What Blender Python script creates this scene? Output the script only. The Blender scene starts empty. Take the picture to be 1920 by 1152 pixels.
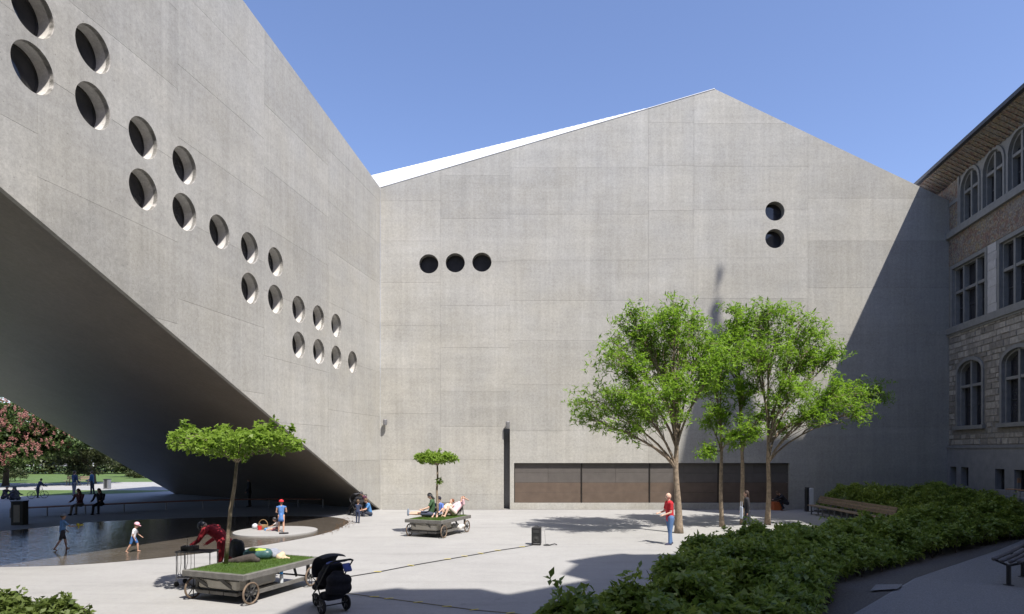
import bpy, bmesh, math, random
import numpy as np
from mathutils import Vector, Matrix, noise as mnoise
from mathutils.geometry import delaunay_2d_cdt

random.seed(7); rng = np.random.default_rng(7)
SC = bpy.context.scene
COL = SC.collection
R = math.radians
CAM_H = 3.18; F = 1200.0; CX = 960.0; HY = 845.0     # lens in 1920-wide pixels, horizon row

# ------------------------------------------------------------------ camera
cd = bpy.data.cameras.new('camera'); cam = bpy.data.objects.new('camera', cd); COL.objects.link(cam)
cam.location = (0, 0, CAM_H); cam.rotation_euler = (R(90), 0, 0)
cd.sensor_width = 36; cd.lens = F / 1920 * 36; cd.shift_y = (HY - 576) / 1920
cd.clip_start = .1; cd.clip_end = 3000
SC.camera = cam
# ------------------------------------------------------------------ sky and sun
SUN = Vector((.374, -.52, 1.0)).normalized()         # towards the sun
wd = bpy.data.worlds.new('World'); SC.world = wd; wd.use_nodes = True
nt = wd.node_tree; bg = nt.nodes['Background']
sky = nt.nodes.new('ShaderNodeTexSky'); sky.sky_type = 'NISHITA'; sky.sun_disc = False
sky.sun_elevation = math.asin(SUN.z); sky.sun_rotation = math.atan2(SUN.x, SUN.y)
sky.altitude = 400; sky.air_density = 1.0; sky.dust_density = 1.2; sky.ozone_density = 4.0
tn = nt.nodes.new('ShaderNodeVectorMath'); tn.operation = 'MULTIPLY'; tn.inputs[1].default_value = (1.05, .955, 1.02)
nt.links.new(sky.outputs[0], tn.inputs[0]); nt.links.new(tn.outputs[0], bg.inputs[0]); bg.inputs[1].default_value = .15
sd = bpy.data.lights.new('sun', 'SUN'); so = bpy.data.objects.new('sun', sd); COL.objects.link(so)
sd.energy = 4.8; sd.angle = R(.55); sd.color = (1.0, .945, .87)
so.rotation_euler = SUN.to_track_quat('Z', 'Y').to_euler(); so.location = SUN * 80
SC.view_settings.view_transform = 'Standard'; SC.view_settings.look = 'None'
SC.view_settings.exposure = 0.6; SC.view_settings.gamma = 1.0
SC.view_settings.use_curve_mapping = False
SC.render.engine = 'CYCLES'
SC.cycles.max_bounces = 7; SC.cycles.diffuse_bounces = 4; SC.cycles.glossy_bounces = 3
SC.cycles.transmission_bounces = 4; SC.cycles.transparent_max_bounces = 6
SC.cycles.caustics_reflective = False; SC.cycles.caustics_refractive = False

# ------------------------------------------------------------------ places
def P(px, py, Y):
    return Vector(((px - CX) / F * Y, Y, CAM_H + (HY - py) / F * Y))
def G(px, py, z=0.0):
    Y = F * (CAM_H - z) / (py - HY)
    return Vector(((px - CX) / F * Y, Y, z))
WALL_Y = 34.6
def wing_x(Y): return -13.04 + .171 * Y
def old_x(Y): return 17.72 + .171 * Y

# ------------------------------------------------------------------ objects
def tag(o, label=None, cat=None, group=None, kind=None):
    if label: o['label'] = label
    if cat: o['category'] = cat
    if group: o['group'] = group
    if kind: o['kind'] = kind
    return o
def empty(name, loc=(0, 0, 0), rz=0.0, label=None, cat=None, group=None):
    o = bpy.data.objects.new(name, None); COL.objects.link(o)
    o.location = loc; o.rotation_euler = (0, 0, rz); o.empty_display_size = .2
    return tag(o, label, cat, group)
def link(name, me, m, parent=None):
    o = bpy.data.objects.new(name, me); COL.objects.link(o)
    if m is not None and not me.materials: me.materials.append(m)
    if parent is not None: o.parent = parent
    return o
def copy_tree(o, parent=None):
    c = o.copy(); COL.objects.link(c); c.parent = parent
    for ch in [x for x in o.children]: copy_tree(ch, c)
    return c

def frame_of(d):
    d = Vector(d).normalized()
    a = Vector((0, 0, 1)) if abs(d.z) < .95 else Vector((1, 0, 0))
    x = d.cross(a).normalized(); y = d.cross(x).normalized()
    return x, y, d

class MB:
    """collects shapes; build() links them as one mesh object"""
    def __init__(self): self.v = []; self.f = []
    def add(self, vs, fs):
        n = len(self.v); self.v += [tuple(p) for p in vs]; self.f += [tuple(i + n for i in q) for q in fs]; return self
    def box(self, c, s, rot=None, M=None, bevel=0.0):
        hx, hy, hz = s[0] / 2, s[1] / 2, s[2] / 2
        if bevel > 0:
            b = min(bevel, hx * .8, hy * .8, hz * .8)
            bm = bmesh.new(); bmesh.ops.create_cube(bm, size=1)
            for q in bm.verts: q.co = Vector((q.co.x * s[0], q.co.y * s[1], q.co.z * s[2]))
            bmesh.ops.bevel(bm, geom=bm.edges[:], offset=b, segments=1, affect='EDGES')
            vs = [q.co.copy() for q in bm.verts]; bm.verts.index_update()
            fs = [[q.index for q in f.verts] for f in bm.faces]; bm.free()
        else:
            vs = [Vector((x, y, z)) for x in (-hx, hx) for y in (-hy, hy) for z in (-hz, hz)]
            fs = [(0, 1, 3, 2), (4, 6, 7, 5), (0, 4, 5, 1), (2, 3, 7, 6), (0, 2, 6, 4), (1, 5, 7, 3)]
        if rot is not None:
            e = Matrix.Rotation(rot[2], 3, 'Z') @ Matrix.Rotation(rot[1], 3, 'Y') @ Matrix.Rotation(rot[0], 3, 'X')
            vs = [e @ p for p in vs]
        if M is not None: vs = [M @ p for p in vs]
        c = Vector(c); return self.add([p + c for p in vs], fs)
    def beam(self, a, b, w, h):
        """box from a to b, w across, h in the vertical sense"""
        a = Vector(a); b = Vector(b); x, y, d = frame_of(b - a)
        vs = []
        for p in (a, b):
            for sx, sy in ((-1, -1), (1, -1), (1, 1), (-1, 1)): vs.append(p + x * sx * w / 2 + y * sy * h / 2)
        return self.add(vs, [(0, 1, 2, 3), (7, 6, 5, 4), (0, 4, 5, 1), (1, 5, 6, 2), (2, 6, 7, 3), (3, 7, 4, 0)])
    def tube(self, pts, rad, n=8, closed=False, caps=True):
        pts = [Vector(p) for p in pts]; m = len(pts)
        if not hasattr(rad, '__len__'): rad = [rad] * m
        vs = []; fs = []; X = None
        for i, p in enumerate(pts):
            if closed: d = pts[(i + 1) % m] - pts[i - 1]
            else: d = pts[min(i + 1, m - 1)] - pts[max(i - 1, 0)]
            if d.length < 1e-9: d = Vector((0, 0, 1))
            d.normalize()
            if X is None: X, Yv, _ = frame_of(d)
            else:
                X = X - d * X.dot(d)
                if X.length < 1e-6: X = frame_of(d)[0]
                X.normalize(); Yv = d.cross(X)
            if i == 0: Yv = d.cross(X)
            for k in range(n):
                a = 2 * math.pi * k / n
                vs.append(p + (X * math.cos(a) + Yv * math.sin(a)) * rad[i])
        for i in range(m if closed else m - 1):
            j = (i + 1) % m
            for k in range(n):
                l = (k + 1) % n; fs.append((i * n + k, i * n + l, j * n + l, j * n + k))
        if caps and not closed:
            fs.append(tuple(range(n - 1, -1, -1))); fs.append(tuple((m - 1) * n + k for k in range(n)))
        return self.add(vs, fs)
    def lathe(self, prof, c=(0, 0, 0), n=16, axis=(0, 0, 1)):
        """profile of (radius, height) turned round an axis"""
        x, y, d = frame_of(axis); c = Vector(c); vs = []; fs = []
        for r, h in prof:
            for k in range(n):
                a = 2 * math.pi * k / n; vs.append(c + d * h + (x * math.cos(a) + y * math.sin(a)) * max(r, 1e-4))
        for i in range(len(prof) - 1):
            for k in range(n):
                l = (k + 1) % n; fs.append((i * n + k, i * n + l, (i + 1) * n + l, (i + 1) * n + k))
        fs.append(tuple(range(n))); fs.append(tuple((len(prof) - 1) * n + k for k in range(n - 1, -1, -1)))
        return self.add(vs, fs)
    def ball(self, c, r, n=12, m=8):
        if not hasattr(r, '__len__'): r = (r, r, r)
        c = Vector(c); vs = [c + Vector((0, 0, r[2]))]; fs = []
        for i in range(1, m):
            t = math.pi * i / m
            for k in range(n):
                a = 2 * math.pi * k / n
                vs.append(c + Vector((r[0] * math.sin(t) * math.cos(a), r[1] * math.sin(t) * math.sin(a), r[2] * math.cos(t))))
        vs.append(c - Vector((0, 0, r[2]))); e = len(vs) - 1
        for k in range(n):
            l = (k + 1) % n; fs.append((0, 1 + k, 1 + l)); fs.append((e, e - n + l, e - n + k))
        for i in range(m - 2):
            for k in range(n):
                l = (k + 1) % n; fs.append((1 + i * n + k, 1 + (i + 1) * n + k, 1 + (i + 1) * n + l, 1 + i * n + l))
        return self.add(vs, fs)
    def prism(self, poly, z0, z1):
        n = len(poly); vs = [(p[0], p[1], z0) for p in poly] + [(p[0], p[1], z1) for p in poly]
        fs = [tuple(range(n - 1, -1, -1)), tuple(range(n, 2 * n))]
        for i in range(n): j = (i + 1) % n; fs.append((i, j, n + j, n + i))
        return self.add(vs, fs)
    def mesh(self, name, smooth=False):
        me = bpy.data.meshes.new(name); me.from_pydata(self.v, [], self.f); me.update()
        if smooth: me.polygons.foreach_set('use_smooth', [True] * len(me.polygons))
        return me
    def build(self, name, m, parent=None, smooth=False):
        me = self.mesh(name, smooth)
        bm = bmesh.new(); bm.from_mesh(me); bmesh.ops.recalc_face_normals(bm, faces=bm.faces[:]); bm.to_mesh(me); bm.free()
        return link(name, me, m, parent)

# ------------------------------------------------------------------ materials
MATS = {}
def nodes_of(name):
    m = bpy.data.materials.new(name); m.use_nodes = True; t = m.node_tree
    b = t.nodes['Principled BSDF']; MATS[name] = m
    return m, t, b
def N(t, ty, **kw):
    n = t.nodes.new(ty)
    for k, v in kw.items():
        if hasattr(n, k): setattr(n, k, v)
        else: n.inputs[k].default_value = v
    return n
def noise_at(t, vec, scale, detail=4, rough=.55, dist=0.0):
    n = N(t, 'ShaderNodeTexNoise'); n.inputs['Scale'].default_value = scale; n.inputs['Detail'].default_value = detail
    n.inputs['Roughness'].default_value = rough; n.inputs['Distortion'].default_value = dist
    if vec is not None: t.links.new(vec, n.inputs['Vector'])
    return n.outputs['Fac']
def remap(t, val, a, b, c, d):
    n = N(t, 'ShaderNodeMapRange'); t.links.new(val, n.inputs[0])
    for i, q in enumerate((a, b, c, d)): n.inputs[i + 1].default_value = q
    return n.outputs[0]
def math_(t, op, a, b):
    n = N(t, 'ShaderNodeMath', operation=op)
    for i, q in enumerate((a, b)):
        if isinstance(q, (int, float)): n.inputs[i].default_value = q
        else: t.links.new(q, n.inputs[i])
    return n.outputs[0]
def scaled(t, vec, s):
    n = N(t, 'ShaderNodeMapping'); n.inputs['Scale'].default_value = s; t.links.new(vec, n.inputs['Vector']); return n.outputs[0]
def tint(t, col, val):
    """colour times value"""
    n = N(t, 'ShaderNodeVectorMath', operation='SCALE')
    if hasattr(col, 'links') or hasattr(col, 'is_linked'): t.links.new(col, n.inputs[0])
    else: n.inputs[0].default_value = col[:3]
    t.links.new(val, n.inputs['Scale']); return n.outputs[0]
def mixc(t, fac, a, b):
    n = N(t, 'ShaderNodeMix', data_type='RGBA')
    if isinstance(fac, (int, float)): n.inputs[0].default_value = fac
    else: t.links.new(fac, n.inputs[0])
    for i, q in ((6, a), (7, b)):
        if hasattr(q, 'is_linked'): t.links.new(q, n.inputs[i])
        else: n.inputs[i].default_value = (*q[:3], 1)
    return n.outputs[2]
def bump(t, b, h, strength=.3, dist=.01):
    n = N(t, 'ShaderNodeBump'); n.inputs['Strength'].default_value = strength; n.inputs['Distance'].default_value = dist
    t.links.new(h, n.inputs['Height']); t.links.new(n.outputs[0], b.inputs['Normal'])

def simple(name, col, rough=.6, var=.18, scale=9.0, metal=0.0, bmp=0.0, spec=None, coat=0.0, per_object=0.0):
    if name in MATS: return MATS[name]
    m, t, b = nodes_of(name); tc = N(t, 'ShaderNodeTexCoord').outputs['Object']
    v = remap(t, noise_at(t, tc, scale, 5), .25, .75, 1 - var, 1 + var)
    if per_object:
        oi = N(t, 'ShaderNodeObjectInfo').outputs['Random']
        v = math_(t, 'MULTIPLY', v, remap(t, oi, 0, 1, 1 - per_object, 1 + per_object))
    t.links.new(tint(t, col, v), b.inputs['Base Color'])
    b.inputs['Roughness'].default_value = rough; b.inputs['Metallic'].default_value = metal
    if spec is not None: b.inputs['Specular IOR Level'].default_value = spec
    if coat: b.inputs['Coat Weight'].default_value = coat
    if bmp: bump(t, b, noise_at(t, tc, scale * 4, 4), bmp, .02)
    return m

def concrete(name, col, per_panel=.035, rough=.85):
    m, t, b = nodes_of(name); tc = N(t, 'ShaderNodeTexCoord').outputs['Object']
    big = remap(t, noise_at(t, tc, .22, 6, .6), .3, .7, .90, 1.08)
    med = remap(t, noise_at(t, tc, 1.3, 6, .65, .4), .3, .7, .945, 1.045)
    streak = remap(t, noise_at(t, scaled(t, tc, (5.5, 5.5, .22)), 1.0, 5, .6), .3, .7, .93, 1.055)
    cross = remap(t, noise_at(t, scaled(t, tc, (.16, .16, 2.6)), 1.0, 5, .65), .3, .7, .94, 1.05)
    fine = remap(t, noise_at(t, tc, 26, 4, .7), .3, .7, .88, 1.10)
    speck = remap(t, noise_at(t, tc, 8.5, 5, .75), .32, .68, .875, 1.11)
    grit = remap(t, noise_at(t, tc, 90, 2, .7), .3, .7, .95, 1.05)
    oi = remap(t, N(t, 'ShaderNodeObjectInfo').outputs['Random'], 0, 1, 1 - per_panel, 1 + per_panel)
    v = big
    for q in (med, streak, cross, fine, speck, grit, oi): v = math_(t, 'MULTIPLY', v, q)
    run = remap(t, noise_at(t, scaled(t, tc, (2.6, 2.6, .07)), 1.0, 5, .6), .58, .72, 1.0, 1.09)      # lime run-off streaks
    damp = remap(t, noise_at(t, scaled(t, tc, (.5, .5, .16)), 1.0, 4, .6), .56, .72, 1.0, .91)     # darker weathered patches
    v = math_(t, 'MULTIPLY', math_(t, 'MULTIPLY', v, run), damp)
    vo = N(t, 'ShaderNodeTexVoronoi'); vo.inputs['Scale'].default_value = 7.5; t.links.new(tc, vo.inputs['Vector'])
    pit = remap(t, vo.outputs['Distance'], .05, .13, 0.0, 1.0)          # small blow holes
    keep = remap(t, noise_at(t, tc, 3.1, 2), .46, .56, 1.0, 0.0)
    pit = math_(t, 'MAXIMUM', pit, keep)
    v = math_(t, 'MULTIPLY', v, remap(t, pit, 0, 1, .62, 1.0))
    hue = mixc(t, remap(t, noise_at(t, tc, .5, 4), .35, .65, 0, 1), col, (col[0] * 1.01, col[1] * .995, col[2] * .96))
    t.links.new(tint(t, hue, v), b.inputs['Base Color'])
    b.inputs['Roughness'].default_value = rough; b.inputs['Specular IOR Level'].default_value = .25
    h = math_(t, 'ADD', math_(t, 'MULTIPLY', noise_at(t, tc, 34, 5, .7), .6), math_(t, 'MULTIPLY', pit, .8))
    bump(t, b, h, .5, .008)
    return m
M_CON = concrete('concrete', (.398, .391, .364), .065)
M_REV = concrete('smooth_reveal_concrete', (.60, .585, .56), 0.02)
M_UND = concrete('concrete_soffit_shade', (.20, .174, .144), rough=.4)  # wall concrete again, its colour darkened to carry the shade under the bridge

def paving():
    m, t, b = nodes_of('paving'); tc = N(t, 'ShaderNodeTexCoord').outputs['Object']
    v = remap(t, noise_at(t, tc, .16, 6, .6), .3, .7, .93, 1.05)
    for s, lo, hi in ((1.1, .95, 1.04), (9, .95, 1.05), (55, .86, 1.12), (140, .9, 1.1)):
        v = math_(t, 'MULTIPLY', v, remap(t, noise_at(t, tc, s, 4, .65), .3, .7, lo, hi))
    worn = remap(t, noise_at(t, scaled(t, tc, (.25, 1.6, 1)), 1, 5), .52, .70, 1, .90)
    spot = remap(t, noise_at(t, tc, 2.3, 3, .5), .68, .74, 1, .88); v = math_(t, 'MULTIPLY', v, spot)
    t.links.new(tint(t, (.335, .332, .324), math_(t, 'MULTIPLY', v, worn)), b.inputs['Base Color'])
    b.inputs['Roughness'].default_value = .9; b.inputs['Specular IOR Level'].default_value = .2
    bump(t, b, noise_at(t, tc, 90, 3, .7), .5, .006); return m
M_PAVE = paving()
M_PATH = simple('path_aggregate', (.27, .265, .258), .9, .35, 45, bmp=.7)
M_SOIL = simple('soil', (.13, .12, .105), .95, .4, 22, bmp=.8)
M_TURF = simple('turf', (.062, .115, .022), .9, .35, 5, bmp=.6)
M_LAWN = simple('lawn', (.075, .125, .026), .9, .3, 1.2, bmp=.4)
def water():
    m, t, b = nodes_of('water'); tc = N(t, 'ShaderNodeTexCoord').outputs['Object']
    v = remap(t, noise_at(t, tc, .8, 5), .3, .7, .85, 1.15)
    v = math_(t, 'MULTIPLY', v, remap(t, noise_at(t, tc, 40, 4), .3, .7, .9, 1.1))
    t.links.new(tint(t, (.105, .09, .074), v), b.inputs['Base Color'])
    b.inputs['Roughness'].default_value = .04; b.inputs['IOR'].default_value = 1.33
    h = math_(t, 'ADD', noise_at(t, scaled(t, tc, (1, 2.2, 1)), 3.2, 4, .5, .6), math_(t, 'MULTIPLY', noise_at(t, tc, 11, 2), .35))
    bump(t, b, h, .3, .05); return m
M_WATER = water()
def glass(name, col=(.034, .034, .038), rough=.03):
    m, t, b = nodes_of(name); tc = N(t, 'ShaderNodeTexCoord').outputs['Object']
    t.links.new(tint(t, col, remap(t, noise_at(t, tc, 1.5), .3, .7, .7, 1.3)), b.inputs['Base Color'])
    b.inputs['Roughness'].default_value = rough; b.inputs['IOR'].default_value = 1.5; b.inputs['Specular IOR Level'].default_value = .6
    return m
M_GLASS = glass('window_glass')
M_FRAME = simple('bronze_frame', (.028, .025, .022), .45, .2, 12, metal=.5)
M_ROOF = simple('white_roof_metal', (.74, .75, .76), .45, .05, 3)
M_STEELD = simple('dark_steel', (.045, .045, .047), .5, .2, 15, metal=.3)
M_STEELG = simple('grey_steel', (.30, .30, .31), .4, .15, 15, metal=.6)
M_BLACK = simple('black_plastic', (.014, .014, .015), .5, .2, 15)
M_RUBBER = simple('rubber', (.02, .02, .02), .85, .2, 20)
M_CLOTHB = simple('black_fabric', (.013, .013, .017), .95, .35, 22, bmp=.4)
M_WOOD_G = simple('weathered_wood', (.16, .15, .135), .8, .28, 7, bmp=.35, per_object=.1)
M_WOOD_B = simple('bench_wood', (.25, .19, .135), .75, .28, 7, bmp=.3, per_object=.12)
M_WOOD_R = simple('reddish_bench_wood', (.23, .105, .06), .7, .25, 7, bmp=.3, per_object=.1)
M_BARK = simple('bark', (.26, .205, .15), .95, .45, 9, bmp=.9)
M_BARKD = simple('dark_bark', (.075, .06, .045), .95, .4, 9, bmp=.8)
M_YELLOW = simple('yellow_tape', (.62, .50, .06), .6, .12, 20)
M_CABLE = simple('black_cable', (.03, .03, .032), .6, .1, 10)
def leaf(name, col, col2, trans=.35, rough=.5):
    m, t, b = nodes_of(name)
    g = N(t, 'ShaderNodeNewGeometry').outputs['Random Per Island']
    tc = N(t, 'ShaderNodeTexCoord').outputs['Object']
    f = math_(t, 'ADD', math_(t, 'MULTIPLY', g, .5), math_(t, 'MULTIPLY', remap(t, noise_at(t, tc, 1.6, 3), .3, .7, 0, 1), .5))
    c = mixc(t, f, col, col2); t.links.new(c, b.inputs['Base Color'])
    b.inputs['Roughness'].default_value = rough; b.inputs['Specular IOR Level'].default_value = .4
    tr = N(t, 'ShaderNodeBsdfTranslucent')
    t.links.new(tint(t, c, remap(t, g, 0, 1, 1.4, 1.8)), tr.inputs['Color'])
    mx = N(t, 'ShaderNodeMixShader'); mx.inputs[0].default_value = trans
    t.links.new(b.outputs[0], mx.inputs[1]); t.links.new(tr.outputs[0], mx.inputs[2])
    t.links.new(mx.outputs[0], t.nodes['Material Output'].inputs['Surface']); return m
L_TREE = leaf('tree_leaf', (.095, .195, .014), (.235, .37, .036), .45)
L_CART = leaf('maple_leaf', (.13, .22, .024), (.22, .32, .05), .42)
L_HEDGE = leaf('hedge_leaf', (.09, .16, .022), (.37, .45, .09), .32, .34)
L_BUSH = leaf('bush_leaf', (.06, .095, .02), (.13, .17, .04), .3)
L_CHEST = leaf('chestnut_leaf', (.035, .07, .02), (.10, .145, .04), .3)
L_DARK = leaf('dark_leaf', (.035, .05, .02), (.09, .105, .04), .2)
L_PINK = leaf('pink_blossom', (.36, .15, .13), (.52, .30, .26), .3)

# ================================================================== GROUND
def sheet(name, poly, z, m, kind='structure'):
    me = bpy.data.meshes.new(name); me.from_pydata([(p[0], p[1], z) for p in poly], [], [tuple(range(len(poly)))])
    o = link(name, me, m); o['kind'] = kind
    if me.polygons[0].normal.z < 0: me.flip_normals()
    return o
def smooth_loop(pts, k=6):
    n = len(pts); out = []
    for i in range(n):
        p0, p1, p2, p3 = [Vector(pts[(i + j) % n]) for j in (-1, 0, 1, 2)]
        for a in range(k):
            t = a / k
            out.append(.5 * ((2 * p1) + (p2 - p0) * t + (2 * p0 - 5 * p1 + 4 * p2 - p3) * t * t + (3 * p1 - p0 - 3 * p2 + p3) * t ** 3))
    return out
def pip(x, y, poly):
    c = False; n = len(poly); j = n - 1
    for i in range(n):
        xi, yi = poly[i][0], poly[i][1]; xj, yj = poly[j][0], poly[j][1]
        if (yi > y) != (yj > y) and x < (xj - xi) * (y - yi) / (yj - yi) + xi: c = not c
        j = i
    return c
gr = sheet('ground', [(-700, -60), (700, -60), (700, 900), (-700, 900)], 0, M_PAVE)
pool_poly = smooth_loop([(-14, 17.45), (-17, 17.3), (-20.5, 18.4), (-21.8, 21.5), (-20.6, 24.5), (-19.3, 26.5), (-18.7, 28.3), (-16.3, 29.7),
                         (-12, 30.9), (-8.9, 30.7), (-7.5, 29.1), (-7.1, 27.1), (-7.25, 24.2), (-8.5, 21.2), (-10.4, 18.95), (-12.1, 17.8)])
sheet('pool_water', pool_poly, .004, M_WATER)
isl = Vector((-9.2, 24.95, 0))
circ = [(isl.x + 1.55 * math.cos(a / 48 * 2 * math.pi), isl.y + 1.6 * math.sin(a / 48 * 2 * math.pi)) for a in range(48)]
mb = MB(); mb.prism(circ, -.02, .05); o = mb.build('pool_island', M_PAVE); o['kind'] = 'structure'
# park ground seen below the bridge, plus one unseen lawn
sheet('lawn_strip', [(-75, 43.2), (-40, 43.4), (-33.5, 44.6), (-28.5, 47.5), (-26.2, 51.0), (-45, 51.6), (-80, 51.5)], .004, M_LAWN)
sheet('lawn_field', [(-120, 63), (-60, 62.5), (-45, 62), (-41, 64), (-30, 66), (-30, 130), (-140, 130)], .004, M_LAWN)
sheet('added_unseen_lawn', [(-140, -50), (-48, -50), (-44, 0), (-39.5, 25), (-38.5, 41.5), (-75, 41.8), (-140, 41.8)], .004, M_LAWN)  # unseen lawn added to cut the light bounced onto the soffit
# planting bed and path on the right
BED = [(-1.2, 6.0), (.1, 8.5), (1.6, 10.8), (2.8, 12.8), (4.5, 16.4), (6.4, 18.4), (9.4, 20), (14.4, 23.6), (15.7, 25.2), (15.7, 34.4), (23.3, 34.4),
       (21.9, 26), (21.6, 24.9), (18.7, 23.2), (15.5, 20.4), (10.0, 15.9), (6.6, 12.4), (4.2, 9), (2.2, 6)]
sheet('planting_bed', BED, .006, M_SOIL)
PATH = [(2.25, 6), (4.25, 9), (6.65, 12.4), (10.05, 15.87), (15.55, 20.37), (18.75, 23.15), (21.6, 24.8), (20.5, 16), (19.2, 8), (18.5, 4), (2, 4)]
sheet('footpath', PATH, .012, M_PATH)
sheet('manhole_slab', [(8.0, 14.3), (8.75, 14.5), (9.15, 15.0), (8.5, 14.95)], .05, M_PATH)

sheet('drain_strip', [(-7.0, 34.44), (15.9, 34.44), (15.9, 34.56), (-7.0, 34.56)], .006, M_SOIL)
# ================================================================== concrete plates with holes
def clip_rect(poly, u0, u1, z0, z1):
    def half(ps, inside, cut):
        out = []
        for i in range(len(ps)):
            a, b = ps[i - 1], ps[i]; ia, ib = inside(a), inside(b)
            if ia != ib: out.append(cut(a, b))
            if ib: out.append(b)
        return out
    def cu(c): return lambda a, b: (c, a[1] + (b[1] - a[1]) * (c - a[0]) / (b[0] - a[0]))
    def cz(c): return lambda a, b: (a[0] + (b[0] - a[0]) * (c - a[1]) / (b[1] - a[1]), c)
    for ins, cut in ((lambda p: p[0] >= u0, cu(u0)), (lambda p: p[0] <= u1, cu(u1)), (lambda p: p[1] >= z0, cz(z0)), (lambda p: p[1] <= z1, cz(z1))):
        poly = half(poly, ins, cut)
        if len(poly) < 3: return []
    return poly
def plate(poly, holes, to3, d0, d1, back=False):
    """flat plate in wall coordinates (u, z) from depth d0 to d1 with holes cut through"""
    bu = (min(p[0] for p in poly), max(p[0] for p in poly)); bz = (min(p[1] for p in poly), max(p[1] for p in poly))
    hs = [h for h in holes if max(p[0] for p in h) > bu[0] and min(p[0] for p in h) < bu[1] and max(p[1] for p in h) > bz[0] and min(p[1] for p in h) < bz[1]]
    vs = []; es = []
    for ring in [poly] + hs:
        n0 = len(vs); vs += [Vector((p[0], p[1])) for p in ring]; es += [(n0 + i, n0 + (i + 1) % len(ring)) for i in range(len(ring))]
    V, E, Fc = delaunay_2d_cdt(vs, es, [], 0, 1e-5)[:3]
    keep = []
    for f in Fc:
        cx = sum(V[i][0] for i in f) / len(f); cz = sum(V[i][1] for i in f) / len(f)
        if pip(cx, cz, poly) and not any(pip(cx, cz, h) for h in hs): keep.append(tuple(f))
    cnt = {}
    for f in keep:
        for i in range(len(f)):
            a, b = f[i], f[(i + 1) % len(f)]; cnt[(a, b)] = 1
    used = sorted({i for f in keep for i in f}); ix = {a: b for b, a in enumerate(used)}
    V = [V[i] for i in used]; keep = [tuple(ix[i] for i in f) for f in keep]; cnt = {(ix[a], ix[b]): 1 for a, b in cnt}
    m = MB(); n = len(V)
    m.v = [tuple(to3(p[0], p[1], d0)) for p in V] + [tuple(to3(p[0], p[1], d1)) for p in V]
    m.f = list(keep)
    for (a, b) in cnt:
        if (b, a) not in cnt: m.f.append((b, a, n + a, n + b))
    if back: m.f += [tuple(i + n for i in reversed(f)) for f in keep]
    return m
def circle(u, z, r, n=40): return [(u + r * math.cos(2 * math.pi * i / n), z + r * math.sin(2 * math.pi * i / n)) for i in range(n)]

museum = empty('concrete_museum', (0, WALL_Y, 0), 0, 'raw concrete museum with folded roofline, porthole windows and bridge over the pool', 'museum')
museum.location = (0, 0, 0)
def panels(outline, bays, joints, holes, to3, gap=.0025):
    u_lo = min(p[0] for p in outline) - 1; u_hi = max(p[0] for p in outline) + 1
    for bi in range(len(bays) - 1):
        js = [-1.0] + sorted(joints[min(bi, len(joints) - 1)]) + [60.0]
        a = bays[bi] if bi else u_lo; b = bays[bi + 1] if bi < len(bays) - 2 else u_hi
        for k in range(len(js) - 1):
            g0 = gap if bi else 0; g1 = gap if bi < len(bays) - 2 else 0
            p = clip_rect(outline, a + g0, b - g1, js[k] + gap * 1.35, js[k + 1] - gap * 1.35)
            if len(p) < 3: continue
            ar = abs(sum(p[i - 1][0] * p[i][1] - p[i][0] * p[i - 1][1] for i in range(len(p)))) / 2
            if ar < .02: continue
            m = plate(p, holes, to3, random.uniform(0, .003), .03)
            if m.f: m.build('concrete_panel', M_CON, museum)
def round_window(u, z, r, to3, depth=.44):
    n = 40; mb = MB(); vs = []; fs = []
    ds = (.0, depth)
    for d in ds: vs += [to3(u + r * math.cos(2 * math.pi * i / n), z + r * math.sin(2 * math.pi * i / n), d + (.001 if d == 0 else 0)) for i in range(n)]
    for i in range(n): j = (i + 1) % n; fs.append((i, j, n + j, n + i))
    me = MB().add(vs, fs).mesh('round_window', True); w = link('round_window', me, M_REV, museum)
    # frame ring and pane
    vs = []; fs = []
    prof = [(r - .001, depth - .025), (r - .04, depth - .025), (r - .045, depth + .01)]
    for rr, d in prof: vs += [to3(u + rr * math.cos(2 * math.pi * i / n), z + rr * math.sin(2 * math.pi * i / n), d) for i in range(n)]
    for q in range(len(prof) - 1):
        for i in range(n): j = (i + 1) % n; fs.append((q * n + i, q * n + j, (q + 1) * n + j, (q + 1) * n + i))
    link('window_frame', MB().add(vs, fs).mesh('window_frame', True), M_FRAME, w)
    vs = [to3(u + r * math.cos(2 * math.pi * i / n), z + r * math.sin(2 * math.pi * i / n), depth) for i in range(n)]
    g = MB().add(vs, [tuple(range(n))]).build('pane', M_GLASS, w)

# ---- main wall facing the court
def back3(u, z, d): return Vector((u, WALL_Y + d, z))
def bw(px, py): q = P(px, py, WALL_Y); return (q.x, q.z)
zr = bw(1780, 378)[1]; zl = bw(712, 352)[1]
apex = bw(1340, 167); xl = -7.12; xr = bw(1783, 0)[0]
out_back = [(xl, -.3), (xr, -.3), (xr, zr), apex, (xl, zl)]
bays_px = [712, 826, 956, 1216, 1301, 1515, 1780]
jpx = [[377, 452, 530, 611, 692, 776, 862, 927], [330, 410, 491, 573, 652, 735, 800, 862, 927], [315, 402, 488, 564, 639, 722, 808], [230, 311, 395, 486, 561, 640, 722, 808, 905],
       [232, 312, 394, 484, 560, 640, 720, 806], [372, 452, 540, 628, 713, 801, 885]]
WIN_B = [(804, 495), (853.5, 493), (903.5, 491.8), (1453, 396), (1453, 447.5)]
holes = [circle(*bw(*w), .52) for w in WIN_B]
s0 = bw(964, 943.5); s1 = bw(1480.5, 868.5)
shut = [(s0[0], s0[1]), (s1[0], s0[1]), (s1[0], s1[1]), (s0[0], s1[1])]
q0 = bw(944.5, 804); q1 = bw(956, 955)
slot = [(q0[0], -.5), (q1[0], -.5), (q1[0], q0[1]), (q0[0], q0[1])]
holes += [shut, slot]
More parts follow.
